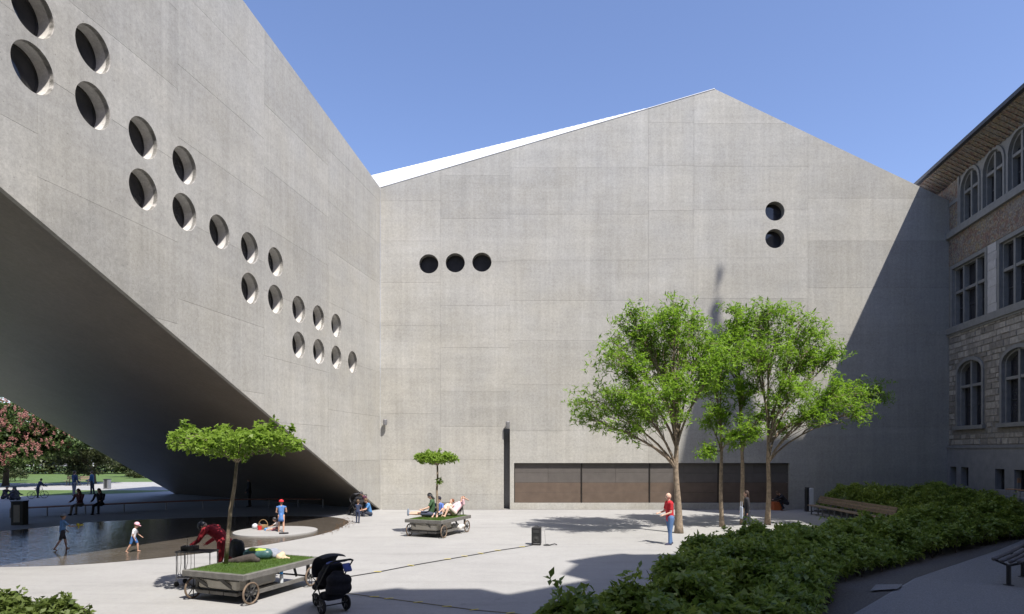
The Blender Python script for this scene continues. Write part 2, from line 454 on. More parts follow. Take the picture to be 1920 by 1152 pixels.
panels(out_back, [bw(x, 0)[0] for x in bays_px], [[bw(0, y)[1] for y in j] for j in jpx], holes, back3)
plate(out_back, holes, back3, .031, .5, True).build('wall_core', M_CON, museum)
for w in WIN_B: round_window(*bw(*w), .52, back3)
# lining of the shutter recess, slot niche
mb = MB()
x0, x1, z0, z1 = s0[0], s1[0], s0[1], s1[1]
mb.add([(x0, WALL_Y + .45, z0), (x1, WALL_Y + .45, z0), (x1, WALL_Y + .45, z1), (x0, WALL_Y + .45, z1)], [(0, 1, 2, 3)])
mb.build('recess_back', M_FRAME, museum)
mb = MB(); mb.box(((q0[0] + q1[0]) / 2, WALL_Y + 1.05, q0[1] / 2), (q1[0] - q0[0] + .1, .1, q0[1] + .2)); mb.build('niche_back', M_STEELG, museum)
for sx in (q0[0] - .05, q1[0] + .05):
    mb = MB(); mb.box((sx, WALL_Y + .75, q0[1] / 2), (.099, .6, q0[1])); mb.build('niche_side', M_CON, museum)
M_SH1 = simple('bronze_reflection_grey', (.105, .094, .086), .5, .12, 3, metal=.0, per_object=.06)  # greyer colour of the upper rows stands in for reflection on the bronze
M_SH2 = simple('bronze_sheet_brown', (.118, .086, .065), .5, .15, 3, metal=.0, per_object=.06)
cols = [965, 1091, 1219, 1348, 1480]; rows = [943.2, 924, 905.5, 887.5, 868.8]
for c in range(4):
    for r in range(4):
        a = bw(cols[c], rows[r]); b = bw(cols[c + 1], rows[r + 1]); g = .012
        for hhalf in range(2 if r >= 2 else 1):
            ua, ub = a[0], b[0]
            if r >= 2:
                mid = (ua + ub) / 2; ua, ub = (ua, mid) if hhalf == 0 else (mid, ub)
            mb = MB(); mb.box(((ua + ub) / 2, WALL_Y + .16 + .02, (a[1] + b[1]) / 2), (ub - ua - (.006 if r >= 2 else g), .04, b[1] - a[1] - g * (.6 if r != 2 else 1)), bevel=.006)
            mb.build('shutter_panel', M_SH1 if r >= 2 else M_SH2, museum)
for c in cols[1:4]:
    u = bw(c, 0)[0]; mb = MB(); mb.box((u, WALL_Y + .15, (z0 + z1) / 2), (.05, .08, z1 - z0)); mb.build('shutter_post', M_FRAME, museum)
# folded white roof behind the gable
A = Vector((apex[0], WALL_Y + .25, apex[1] - .03)); C = Vector((xl, WALL_Y + .25, zl - .03)); B = P(640, 343, 46.5)
nrm = (B - A).cross(C - A).normalized()
if nrm.z < 0: nrm = -nrm
mb = MB(); n = 150
for i in range(n + 1):
    t = i / n * 1.05; off = nrm * (.018 if i % 2 else 0)
    a = A + (B - A) * t + off; c = A + (C - A) * t + off
    mb.v += [tuple(a), tuple(c)]
mb.f = [(2 * i, 2 * i + 1, 2 * i + 3, 2 * i + 2) for i in range(n)]
mb.build('roof', M_ROOF, museum)
mb = MB(); D = P(1960, 560, 46.5)
mb.add([A, B, D, (xr, WALL_Y + .25, zr - .03)], [(0, 1, 2, 3)]); mb.build('roof_slope', M_ROOF, museum)
mb = MB(); mb.beam(A + Vector((0, -.12, .045)), C + Vector((0, -.12, .045)), .3, .03); mb.build('roof_edge', M_ROOF, museum)
for k in range(1, 17):
    p = C + (A - C) * (k / 17.5) + Vector((0, -.1, .075)); mb = MB(); mb.box(p, (.05, .05, .03)); mb.build('roof_clip', M_STEELG, museum)
p = P(760, 331, 40); mb = MB(); mb.tube([P(760, 345, 38), P(760, 331, 38)], .03, 6); mb.build('roof_rod', M_STEELG, museum)

# ---- bridge wing on the left
TU = 1.01452
WN = Vector((.9857, -.1686, 0))
def wing3(u, z, d):
    Y = WALL_Y - u / TU; return Vector((wing_x(Y), Y, z)) - WN * d
def wp(px, py):
    Y = 13.04 / (.171 - (px - CX) / F); return ((WALL_Y - Y) * TU, CAM_H + (HY - py) / F * Y)
sb = wp(0, 350); kb = sb[1] / sb[0]
st = wp(455, 0); kt = (st[1] - zl) / st[0]
UA, UE = 28.0, 56.0
def wbot(u): return kb * u if u <= UA else kb * UA * (UE - u) / (UE - UA)
out_w = [(0, 0), (UA, kb * UA), (UE, 0), (UE, zl + kt * UE), (0, zl)]
WIN_W = [(62, 20), (175, 92), (62, 127.5), (175, 199), (269, 259), (346.5, 310.5), (269.5, 356), (346.5, 398), (412, 435), (468.5, 465.5), (517, 491.5),
         (469, 541), (517, 561.5), (560.5, 580.5), (597.5, 596.5), (631, 611), (560.5, 647), (598, 659.5), (631, 670.5), (661.5, 679.5)]
WR = .535
WW = [wp(*w) for w in WIN_W]
hol_w = [circle(u, z, WR) for u, z in WW]
bw_ = [0, 6.2, 11.4, 16.0, 20.6, UA, 36, 46, UE]
base_j = [2.67, 5.0, 7.4, 9.8, 12.15, 14.3, 16.6, 18.9]
offs = [0, -.75, .25, -.5, .45, 0, .4, 0]
panels(out_w, bw_, [[z + o for z in base_j] for o in offs], hol_w, wing3)
for k, (a, b) in enumerate(zip([0, UA], [UA, UE])):
    p = clip_rect(out_w, a, b, -5, 60)
    p = [(q[0], q[1] + (0.0)) for q in p]
    plate(p, hol_w, wing3, .031, .13, True).build('wing_wall_core', M_CON, museum)
for u, z in WW: round_window(u, z, WR, wing3)
# soffit: ruled surface from the front edge to the rear edge, set up a step behind the lip
FP = lambda q: wing3(q * UA * 1.0, max(kb * q * UA, 0) + .035, .13)
def RP(q):
    Y = 47.1 - q * UA / TU; return Vector((-32.9 + .171 * Y, Y, .461 * q * UA / TU))
mb = MB(); nu, nv = 40, 16
for i in range(nu + 1):
    q = i / nu; f = FP(q) if i else wing3(0, 0.0, .13); r = RP(q)
    for j in range(nv + 1): mb.v.append(tuple(f.lerp(r, j / nv)))
mb.f = [(i * (nv + 1) + j, (i + 1) * (nv + 1) + j, (i + 1) * (nv + 1) + j + 1, i * (nv + 1) + j + 1) for i in range(nu) for j in range(nv)]
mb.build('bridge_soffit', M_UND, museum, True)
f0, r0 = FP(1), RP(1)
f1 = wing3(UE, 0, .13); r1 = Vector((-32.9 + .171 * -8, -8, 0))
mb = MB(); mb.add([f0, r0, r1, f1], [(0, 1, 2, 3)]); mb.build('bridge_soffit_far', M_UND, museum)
top = lambda q: Vector((0, 0, 0))
rt0 = RP(0); rt0z = 17.5
mb = MB(); rr = [RP(i / 10) for i in range(11)]
mb.v = [tuple(p) for p in rr] + [(p.x, p.y, 18.5) for p in rr]
mb.f = [(i, i + 1, 12 + i, 11 + i) for i in range(10)]; mb.build('wing_rear_wall', M_CON, museum)
a, b = wing3(0, zl, .1), wing3(UE, zl + kt * UE, .1)
c, d = Vector((RP(1).x, RP(1).y, 18.5)), Vector((RP(0).x, RP(0).y, 18.5))
mb = MB(); mb.add([a, b, c, d], [(0, 1, 2, 3)]); mb.build('wing_roof', M_ROOF, museum)

# ================================================================== OLD STONE BUILDING
ON = Vector((-.9857, .1686, 0))
def old3(u, z, d):
    Y = WALL_Y - u / TU; return Vector((old_x(Y), Y, z)) - ON * d
M_MORTAR = simple('mortar', (.20, .185, .16), .95, .25, 6, bmp=.5)
M_STONE = simple('rubble_stone', (.31, .285, .245), .9, .3, 5, bmp=.7, per_object=.32)
M_SAND = simple('dressed_sandstone', (.225, .225, .215), .85, .14, 4, bmp=.3)
M_PLINTH = simple('plinth_stone', (.22, .222, .23), .85, .14, 3, bmp=.35, per_object=.05)
M_WHITE = simple('pale_limestone', (.44, .43, .415), .85, .15, 6, bmp=.4, per_object=.08)
M_SLATE = simple('dark_slate', (.045, .047, .052), .6, .25, 5)
def painted(name):
    m, t, b = nodes_of(name); tc = N(t, 'ShaderNodeTexCoord').outputs['Object']
    vo = N(t, 'ShaderNodeTexVoronoi', feature='SMOOTH_F1'); vo.inputs['Scale'].default_value = 5.5
    wv = N(t, 'ShaderNodeVectorMath', operation='ADD'); t.links.new(tc, wv.inputs[0])
    no = N(t, 'ShaderNodeTexNoise'); no.inputs['Scale'].default_value = 3; t.links.new(tc, no.inputs['Vector']); t.links.new(no.outputs['Color'], wv.inputs[1])
    t.links.new(wv.outputs[0], vo.inputs['Vector'])
    sp = N(t, 'ShaderNodeSeparateColor'); t.links.new(vo.outputs['Color'], sp.inputs[0])
    rp = N(t, 'ShaderNodeValToRGB'); t.links.new(sp.outputs[0], rp.inputs[0]); e = rp.color_ramp.elements
    cs = [(0, (.15, .14, .125)), (.22, (.21, .125, .10)), (.4, (.26, .215, .13)), (.55, (.20, .19, .175)), (.7, (.20, .15, .125)), (.85, (.27, .25, .20)), (1, (.15, .14, .135))]
    e[0].position, e[0].color = 0, (*cs[0][1], 1); e[1].position, e[1].color = 1, (*cs[-1][1], 1)
    for p_, c_ in cs[1:-1]: k = e.new(p_); k.color = (*c_, 1)
    v = remap(t, noise_at(t, tc, 11, 5), .3, .7, .5, 1.45)
    t.links.new(tint(t, rp.outputs[0], v), b.inputs['Base Color']); b.inputs['Roughness'].default_value = .9
    return m
M_BRACK = simple('painted_eaves_wood', (.145, .12, .105), .8, .35, 9, per_object=.25)
M_PAINT = painted('painted_frieze')
oldb = empty('old_museum_building', (0, 0, 0), 0, 'historic rubble stone museum with painted friezes and mullioned windows in shade', 'building')
def old_box(name, u0, u1, z0, z1, d0, d1, m, parent=None, bevel=0):
    vs = [old3(u, z, d) for u in (u0, u1) for z in (z0, z1) for d in (d0, d1)]
    fs = [(0, 1, 3, 2), (4, 6, 7, 5), (0, 4, 5, 1), (2, 3, 7, 6), (0, 2, 6, 4), (1, 5, 7, 3)]
    return MB().add(vs, fs).build(name, m, parent or oldb)
def arch_poly(u0, u1, z0, zs, zt, n=14):
    c = (u0 + u1) / 2; r = (u1 - u0) / 2
    return [(u0, z0), (u1, z0)] + [(c + r * math.cos(math.pi * i / n), zs + (zt - zs) * math.sin(math.pi * i / n)) for i in range(n + 1)]
def stone_window(u0, u1, z0, zs, zt, splits, transom, surround=.17, arched=True, sill=True, bars=True, deep=.34):
    """returns the outline of the wall opening"""
    if arched:
        outer = arch_poly(u0, u1, z0, zs, zt); inner = arch_poly(u0 + surround, u1 - surround, z0 + .001, zs, zt - surround)
        inner2 = arch_poly(u0 + surround + .09, u1 - surround - .09, z0 + .001, zs, zt - surround - .09)
    else:
        outer = [(u0, z0), (u1, z0), (u1, zt), (u0, zt)]; s = surround
        inner = [(u0 + s, z0 + .001), (u1 - s, z0 + .001), (u1 - s, zt - s), (u0 + s, zt - s)]; s += .08
        inner2 = [(u0 + s, z0 + .001), (u1 - s, z0 + .001), (u1 - s, zt - s), (u0 + s, zt - s)]
    w = plate(outer, [inner], old3, -.06, .16).build('window', M_SAND, oldb)
    plate(outer, [inner2], old3, .10, deep + .1).build('moulding', M_SAND, w)
    iu0, iu1 = u0 + surround + .09, u1 - surround - .09
    edges = [iu0] + splits + [iu1]
    def topz(u):
        if not arched: return zt - surround - .08
        c = (u0 + u1) / 2; r = (iu1 - iu0) / 2; q = max(0, 1 - ((u - c) / r) ** 2); return zs + (zt - surround - .09 - zs) * math.sqrt(q)
    for s in splits: old_box('mullion', s - .075, s + .075, z0, topz(s) + .05, .06, deep, M_SAND, w)
    old_box('transom', iu0 - .02, iu1 + .02, transom - .07, transom + .07, .08, deep - .02, M_SAND, w)
    for i in range(len(edges) - 1):
        a, b = edges[i] + (.07 if i else 0), edges[i + 1] - (.07 if i < len(edges) - 2 else 0)
        p = clip_rect(inner2, a, b, z0, 99)
        if len(p) > 2: MB().add([old3(q[0], q[1], deep) for q in p], [tuple(range(len(p)))]).build('pane', M_GLASS, w)
        if bars:
            m = MB()
            for (ba, bb, bz0, bz1) in ((a, a + .05, z0, topz(a + .05)), (b - .05, b, z0, topz(b - .05)), ((a + b) / 2 - .02, (a + b) / 2 + .02, z0, topz((a + b) / 2) - .02)):
                vs = [old3(u, z, d) for u in (ba, bb) for z in (bz0, bz1) for d in (deep - .05, deep + .01)]
                m.add(vs, [(0, 1, 3, 2), (4, 6, 7, 5), (0, 4, 5, 1), (2, 3, 7, 6), (0, 2, 6, 4), (1, 5, 7, 3)])
            m.build('casement', M_SLATE, w)
            old_box('glazing_bar', a, b, z0 + (transom - z0) * .52, z0 + (transom - z0) * .52 + .04, deep - .04, deep + .01, M_SLATE, w)
    if sill: old_box('sill', u0 - .12, u1 + .12, z0 - .16, z0 + .03, -.16, deep, M_SAND, w)
    return outer
UL = 9.0
zone1 = []; zone2 = []; zone3 = []
for k in range(3):
    u = .78 + k * 3.98 if k < 2 else 8.74
    if k < 2: zone1.append(stone_window(u, u + 2.62, 4.42, 7.2, 7.95, [u + 1.31], 6.5))
GRP = [(.2, 3.72, [1.36, 2.58]), (4.55, 8.1, [5.72, 6.92])]
for a, b, sp in GRP: zone2.append(stone_window(a, b, 9.78, 0, 13.05, sp, 11.55, .2, False, False))
for u in (1.12, 3.2, 5.28, 7.36): 
    if u + 1.95 < 9.4: zone3.append(stone_window(u, u + 1.96, 14.92, 16.65, 17.62, [u + .98], 16.55, .16, True, False))
BW = [[(.62 + i * .0, 1.05)] for i in range(1)]
base_w = [(.32, .95), (1.42, 2.15), (4.5, 5.25), (6.0, 6.75)]
zb0, zb1 = 1.35, 2.32
hb = [[(a, zb0), (b, zb0), (b, zb1), (a, zb1)] for a, b in base_w]
# plinth of big dressed blocks
plate([(-.1, 0), (UL, 0), (UL, 3.3), (-.1, 3.3)], hb, old3, -.10, .4).build('plinth', M_PLINTH, oldb)
old_box('plinth_cap', -.12, UL, 3.301, 3.45, -.15, .3, M_PLINTH)
for a, b in base_w:
    w = old_box('basement_window', a, b, zb0, zb1, .22, .26, M_GLASS)
    old_box('frame_bar', (a + b) / 2 - .025, (a + b) / 2 + .025, zb0, zb1, .17, .219, M_SLATE, w)
    for s in (a, b - .05): old_box('frame_side', s, s + .05, zb0, zb1, .17, .219, M_SLATE, w)
plate([(0, 3.45), (UL, 3.45), (UL, 9.4), (0, 9.4)], zone1, old3, 0, .4).build('rubble_wall', M_MORTAR, oldb)
rub = oldb.children[-1]
# single stones
z = 3.47
while z < 9.25:
    h = min(random.uniform(.2, .36), 9.4 - z); u = random.uniform(-.3, 0)
    while u < UL - .2:
        l = random.uniform(.3, .82); a, b = max(u, 0.01), min(u + l, UL)
        cx, cz = (a + b) / 2, z + h / 2
        clear = all(not any(pip(x, y, o_) for x in (a - .02, (a + b) / 2, b + .02) for y in (z, z + h)) for o_ in zone1)
        clear = clear and all(not (a < max(p[0] for p in o_) + .13 and b > min(p[0] for p in o_) - .13 and z + h > 4.24 and z < 4.46) for o_ in zone1)
        if not clear:
            l *= .45; b = min(u + l, UL)
            clear = all(not any(pip(x, y, o_) for x in (a - .02, (a + b) / 2, b + .02) for y in (z, z + h)) for o_ in zone1) and not (4.24 < z + h and z < 4.46)
        if clear and b - a > .08:
            j = lambda s: random.uniform(-s, s); d = -random.uniform(.012, .045); g = .012
            f = [(a + g + abs(j(.012)), z + g + abs(j(.015))), (b - g - abs(j(.012)), z + g + abs(j(.015))), (b - g - abs(j(.012)), z + h - g - abs(j(.015))), (a + g + abs(j(.012)), z + h - g - abs(j(.015)))]
            mu, mz = (a + b) / 2, z + h / 2
            vs = [old3(p[0], p[1], .004) for p in f] + [old3(p[0] + (mu - p[0]) * .08, p[1] + (mz - p[1]) * .1, d + j(.008)) for p in f]
            MB().add(vs, [(4, 5, 6, 7), (0, 1, 5, 4), (1, 2, 6, 5), (2, 3, 7, 6), (3, 0, 4, 7)]).build('stone', M_STONE, rub)
        u += l
    z += h
old_box('string_course', -.12, UL, 9.4, 9.75, -.17, .3, M_SAND)
old_box('string_course_drip', -.12, UL, 9.3, 9.399, -.09, .3, M_SAND)
plate([(0, 9.75), (UL, 9.75), (UL, 13.1), (0, 13.1)], zone2, old3, 0, .4).build('storey_wall', M_MORTAR, oldb)
for k in range(8):                                                 # pale pier between the window groups
    z0_ = 9.77 + k * .41; old_box('pier_block', 3.75 + (k % 2) * .03, 4.52 - (k % 3) * .02, z0_ + .004, z0_ + .404, -.05 - (k % 2) * .008, .1, M_WHITE)
plate([(0, 13.1), (UL, 13.1), (UL, 14.55), (0, 14.55)], [], old3, -.02, .4).build('painted_frieze', M_PAINT, oldb)
old_box('sill_course', -.14, UL, 14.55, 14.9, -.2, .3, M_SAND)
plate([(0, 14.9), (UL, 14.9), (UL, 17.85), (0, 17.85)], zone3, old3, 0, .4).build('upper_wall', M_SAND, oldb)
old_box('rear_upper_wall', -2.6, -.02, 12, 17.85, .02, .4, M_PAINT)
old_box('corner_panel', .04, 1.0, 14.95, 16.3, -.012, .01, M_PAINT); old_box('corner_band', .02, 1.08, 16.3, 16.5, -.05, .01, M_SAND)
old_box('corner_frieze', .04, 1.0, 16.52, 17.6, -.012, .01, M_PAINT); old_box('corner_pilaster', 1.0, 1.14, 14.9, 17.8, -.07, .01, M_SAND)
# eaves: painted cove, brackets, gutter, roof slope; they run on past the concrete gable
e0 = -1.6; e1 = 24.0
vs = [old3(e0, 17.55, -.02), old3(e1, 17.55, -.02), old3(e1, 18.12, -1.02), old3(e0, 18.12, -1.02)]
MB().add(vs, [(0, 1, 2, 3)]).build('eaves_cove', M_PAINT, oldb)
k = -1.4
while k < 9:
    vs = [old3(k + s, z_, d_) for s in (0, .12) for (z_, d_) in ((17.50, -.03), (17.62, -.03), (18.10, -.93), (18.05, -.93))]
    MB().add(vs, [(0, 1, 2, 3), (7, 6, 5, 4), (0, 4, 5, 1), (1, 5, 6, 2), (2, 6, 7, 3), (3, 7, 4, 0)]).build('eaves_bracket', M_PAINT, oldb); k += .34
old_box('gutter', e0, e1, 18.08, 18.26, -1.2, -1.0, M_SLATE)
MB().add([old3(e0, 18.24, -1.12), old3(e1, 18.24, -1.12), old3(e1, 24, 5.5), old3(e0, 24, 5.5)], [(0, 1, 2, 3)]).build('roof', M_SLATE, oldb)
# the rest of the house outside the picture: long wall, higher roof block, stair turret with spire, wing beside the viewpoint
plate([(UL, 0), (e1, 0), (e1, 18), (UL, 18)], [], old3, .02, .4).build('long_wall', M_MORTAR, oldb)
def gs(px, py, h):                                                  # place of a roof point whose shadow falls on that ground point
    q = G(px, py); return (q.x + SUN.x / SUN.z * h, q.y + SUN.y / SUN.z * h)
def ws(px, py, k):
    q = P(px, py, WALL_Y); return Vector((q.x + SUN.x / SUN.z * k, q.y + SUN.y / SUN.z * k, q.z + k))
a, b = ws(1372, 816, 31), ws(1505, 812, 31)
zt_ = a.z
pa = [(a.x, a.y), (b.x, b.y), (b.x + 7, b.y), (b.x + 5, a.y - 4), (a.x + .5, a.y - 3)]
MB().prism(pa, 12, zt_).build('upper_block', M_SLATE, oldb)
t0 = ws(1341, 590, 33); t1 = ws(1345, 490, 33)
MB().lathe([(1.72, -32), (1.72, -8.2), (1.95, -8.1), (1.2, -4.6), (.55, -1.8), (.14, -.25), (.28, .0), (.28, .3), (.08, .5)], t0, 12).build('stair_turret', M_SLATE, oldb)
mid = (t0 + t1) / 2
MB().tube([t0 + Vector((0, 0, .3)), t1], [.05, .02], 6).add([t1 + Vector((0, 0, -.2)), t1 + Vector((.30, .12, -.7)), t1 + Vector((.05, 0, -1.5))], [(0, 1, 2)]).build('finial', M_SLATE, oldb)
HB = 22.0
pts = [(520, 1152), (570, 1130), (655, 1112), (751, 1102), (754, 1105), (901, 1104), (951, 1115), (1000, 1106), (1102, 1087.5), (1054, 1077), (1080, 1058), (1062, 1052.5), (1122, 1043), (1168, 1038), (1185, 1040), (1262, 1039)]
poly = [gs(*p, HB) for p in pts]
q = G(1262, 1039)
poly += [(poly[-1][0] + 4.2, poly[-1][1] + 3.0), (poly[-1][0] + 8.5, poly[-1][1] + 3.6), (poly[-1][0] + 9, -16), (2.4, -16)]
MB().prism(poly, 0 if False else 14.0, HB).build('gate_wing_roof', M_SLATE, oldb)
core = [(p[0] + 1.6, p[1] - 2.2) for p in poly[:16]] + [(poly[16][0] + 2.5, poly[16][1] - 3), (poly[17][0], poly[17][1] - 3), (poly[17][0], -15), (4.4, -15)]
core = [(max(p[0], 3.6), min(p[1], 3.0)) for p in core]
MB().box((15.5, -6, 7), (14, 16, 14.2)).build('gate_wing', M_MORTAR, oldb)
MB().box((-5.5, -9, 10), (21, 11, 20)).build('added_sky_block', M_MORTAR, oldb)  # unseen block added behind the viewpoint to hold back sky light
MB().add([(-16, -3.6, 20), (5, -3.6, 20), (5, -9, 28), (-16, -9, 28), (5, -14.4, 20), (-16, -14.4, 20)], [(0, 1, 2, 3), (3, 2, 4, 5), (1, 4, 2), (0, 3, 5)]).build('added_sky_block_roof', M_SLATE, oldb)  # unseen roof added so the court windows reflect dark instead of sky

# ================================================================== VEGETATION
def leaf_mesh(name, Pt, D, U, L, W, fold=.25):
    """one kite-shaped, slightly folded leaf per row"""
    D = D / (np.linalg.norm(D, axis=1, keepdims=True) + 1e-9)
    S = np.cross(D, U); S /= (np.linalg.norm(S, axis=1, keepdims=True) + 1e-9)
    Nn = np.cross(S, D); L = L[:, None]; W = W[:, None]
    mid = Pt + D * L * .45
    v = np.stack([Pt, mid + S * W * .5 + Nn * W * fold, Pt + D * L - Nn * L * .12, mid - S * W * .5 + Nn * W * fold], 1).reshape(-1, 3)
    n = len(Pt); me = bpy.data.meshes.new(name)
    me.vertices.add(4 * n); me.vertices.foreach_set('co', v.astype(np.float32).ravel())
    me.loops.add(4 * n); me.loops.foreach_set('vertex_index', np.arange(4 * n, dtype=np.int32))
    me.polygons.add(n); me.polygons.foreach_set('loop_start', np.arange(0, 4 * n, 4, dtype=np.int32))
    me.update(calc_edges=True); me.validate(); return me
def unit(n):
    a = rng.normal(size=(n, 3)); return a / np.linalg.norm(a, axis=1, keepdims=True)
def whorls(name, centres, per, L, W, m, parent, up=.35, spread=1.0, kind='stuff'):
    """leaves radiating from each centre"""
    c = np.repeat(np.asarray(centres, float), per, axis=0); n = len(c)
    D = unit(n); D[:, 2] = D[:, 2] * .7 + up * rng.uniform(-.6, 1, n)
    U = unit(n) * .6; U[:, 2] += 1
    Lr = L * rng.uniform(.5, 1.4, n); Wr = W * rng.uniform(.6, 1.35, n)
    c = c + unit(n) * (L * .25 * spread)
    o = link(name, leaf_mesh(name, c, D, U, Lr, Wr), m, parent); o['kind'] = kind; return o
def bez(a, b, c, d, n=7):
    out = []
    for i in range(n + 1):
        t = i / n; out.append(a * (1 - t) ** 3 + b * 3 * t * (1 - t) ** 2 + c * 3 * t * t * (1 - t) + d * t ** 3)
    return out
def tree(name, label, base, fork, lobes, r0, leaf_m, bark, L=.15, W=.045, per=6, twigs=26, group=None, cat='tree', trunk_bend=.0, dens=1.0, hang=0.0, limb_r=.34):
    """lobes: (centre, radii) of the crown; limbs run from the trunk into every lobe"""
    t = empty(name, base, 0, label, cat, group)
    b0 = Vector((0, 0, 0)); fk = Vector(fork) - Vector(base)
    tb = MB(); n = 9; pts = []; rad = []
    for i in range(n + 1):
        q = i / n; w = Vector((math.sin(q * 5 + base[0]) * .04, math.cos(q * 4 + base[1]) * .04, 0)) * trunk_bend
        pts.append(b0.lerp(fk, q) + w); rad.append(r0 * (1.25 - .2 * min(1, q * 8)) * (1 - .38 * q) if q < .12 else r0 * (1 - .38 * q))
    pts[0].z -= .05
    tops = Vector((0, 0, 0)); C = [(Vector(c) - Vector(base), r) for c, r in lobes]
    hi = max(C, key=lambda q: q[0].z)[0]
    lead = bez(fk, fk + (hi - fk) * .3 + Vector((0, 0, .2)), fk + (hi - fk) * .7, hi, 8)
    tb.tube(pts + lead[1:], rad + [r0 * .6 * (1 - .88 * i / 8) for i in range(1, 9)], 9)
    tb.build('trunk', bark, t, True)
    lb = MB(); tips = []
    for c, r in C:
        s = min(max((c.z - fk.z) / max(hi.z - fk.z, .1) * .45, 0), .7) * random.uniform(.3, .9)
        a = lead[int(s * 8)]
        if (c - a).length < .3: a = fk
        dv = c - a
        limb = bez(a, a + dv * .3 + Vector((-dv.x * .1, -dv.y * .1, dv.length * .12)), a + dv * .7 + Vector((0, 0, dv.length * .02)), c, 7)
        r1 = max(.018, r0 * limb_r * (1 - .5 * s))
        lb.tube(limb, [r1 * (1 - .8 * i / 7) + .006 for i in range(8)], 6, caps=False)
        k = max(6, int(twigs * dens * (r[0] * r[2]) / .9))
        for _ in range(k):
            d = Vector(unit(1)[0]); rr = random.uniform(.12, 1.08) ** .6
            e = c + Vector((d.x * r[0], d.y * r[1], d.z * r[2])) * rr
            st_ = limb[random.randint(3, 7)]; md = st_.lerp(e, .5) + Vector((random.uniform(-.1, .1), random.uniform(-.1, .1), random.uniform(-.02, .16) * (e - st_).length))
            lb.tube([st_, md, e], [.013, .009, .004], 4, caps=False)
            for f in (.45, .65, .82, 1.0):
                p = st_.lerp(md, f * 2) if f < .5 else md.lerp(e, f * 2 - 1)
                if f < .6 and random.random() < .55: continue
                tips.append(p + Vector(unit(1)[0]) * .07)
                tips.append(p + Vector(unit(1)[0]) * .24)
    lb.build('branch', bark, t, True)['kind'] = 'stuff'
    whorls('foliage', [tuple(p) for p in tips], per, L, W, leaf_m, t, up=.2 - hang)
    return t
def lobes_px(lst, Y, depth=1.1, grow=1.2):
    s = F / Y; out = []
    for px, py, rx, ry, dy in lst:
        c = P(px, py, Y); c = Vector((c.x * (Y + dy) / Y, Y + dy, CAM_H + (c.z - CAM_H) * (Y + dy) / Y))
        out.append((c, (rx / s * grow, (rx + ry) / 2 / s * depth * grow, ry / s * grow)))
    return out
G4 = 'slender court trees by the hedge'
YA = 24.6; YB = 26.2
tree('court_tree', 'large spreading tree behind the man in red, leftmost of the four', G(1273, 1000), P(1268, 880, YA) , lobes_px(
    [(1205, 612, 58, 38, .6), (1262, 600, 46, 36, -.5), (1312, 645, 56, 42, .6), (1160, 672, 50, 34, -.8), (1240, 668, 62, 46, 1.2), (1120, 752, 52, 32, 0), (1183, 738, 56, 42, -1.2),
     (1255, 740, 58, 46, -1.0), (1335, 690, 42, 36, -.6), (1092, 778, 30, 22, .8), (1165, 805, 34, 22, -1), (1272, 568, 22, 20, 0), (1300, 590, 30, 22, .9), (1215, 780, 40, 24, 1.3), (1180, 585, 26, 18, 0), (1150, 640, 24, 22, .3)], YA),
    .155, L_TREE, M_BARK, .19, .048, 6, 35, G4, trunk_bend=.6)
tree('court_tree', 'thin small tree with low sparse crown, second from the left', G(1353, 988), P(1352, 848, YB), lobes_px(
    [(1352, 775, 30, 30, -.4), (1340, 715, 34, 34, .6), (1325, 848, 24, 18, -.3), (1372, 822, 30, 18, -.7), (1330, 790, 22, 18, .5), (1350, 650, 30, 30, .4)], YB),
    .095, L_TREE, M_BARK, .19, .048, 6, 34, G4, trunk_bend=.8)
tree('court_tree', 'narrow tree right behind the dark haired woman, third from the left', G(1393, 984), P(1391, 852, YB), lobes_px(
    [(1372, 648, 40, 44, .3), (1392, 722, 36, 36, -.6), (1402, 800, 40, 26, -.9), (1380, 590, 30, 26, .5), (1430, 770, 30, 22, .6)], YB),
    .105, L_TREE, M_BARK, .19, .048, 6, 34, G4, trunk_bend=.8)
tree('court_tree', 'tree with long limb reaching right into the shaded wall, rightmost of the four', G(1440, 984), P(1441, 868, YB), lobes_px(
    [(1440, 590, 60, 32, 0), (1398, 612, 36, 34, .8), (1500, 612, 46, 32, -.6), (1425, 660, 60, 40, -1.2), (1510, 668, 56, 36, .9), (1568, 662, 36, 20, 0), (1560, 738, 50, 34, -.6),
     (1618, 735, 44, 24, .5), (1480, 725, 48, 34, -1.3), (1600, 770, 46, 20, -.4), (1652, 742, 26, 14, .8), (1460, 790, 36, 20, .6), (1520, 780, 36, 22, -.8), (1540, 622, 26, 16, .3)], YB),
    .12, L_TREE, M_BARK, .19, .048, 6, 35, G4, trunk_bend=.7)

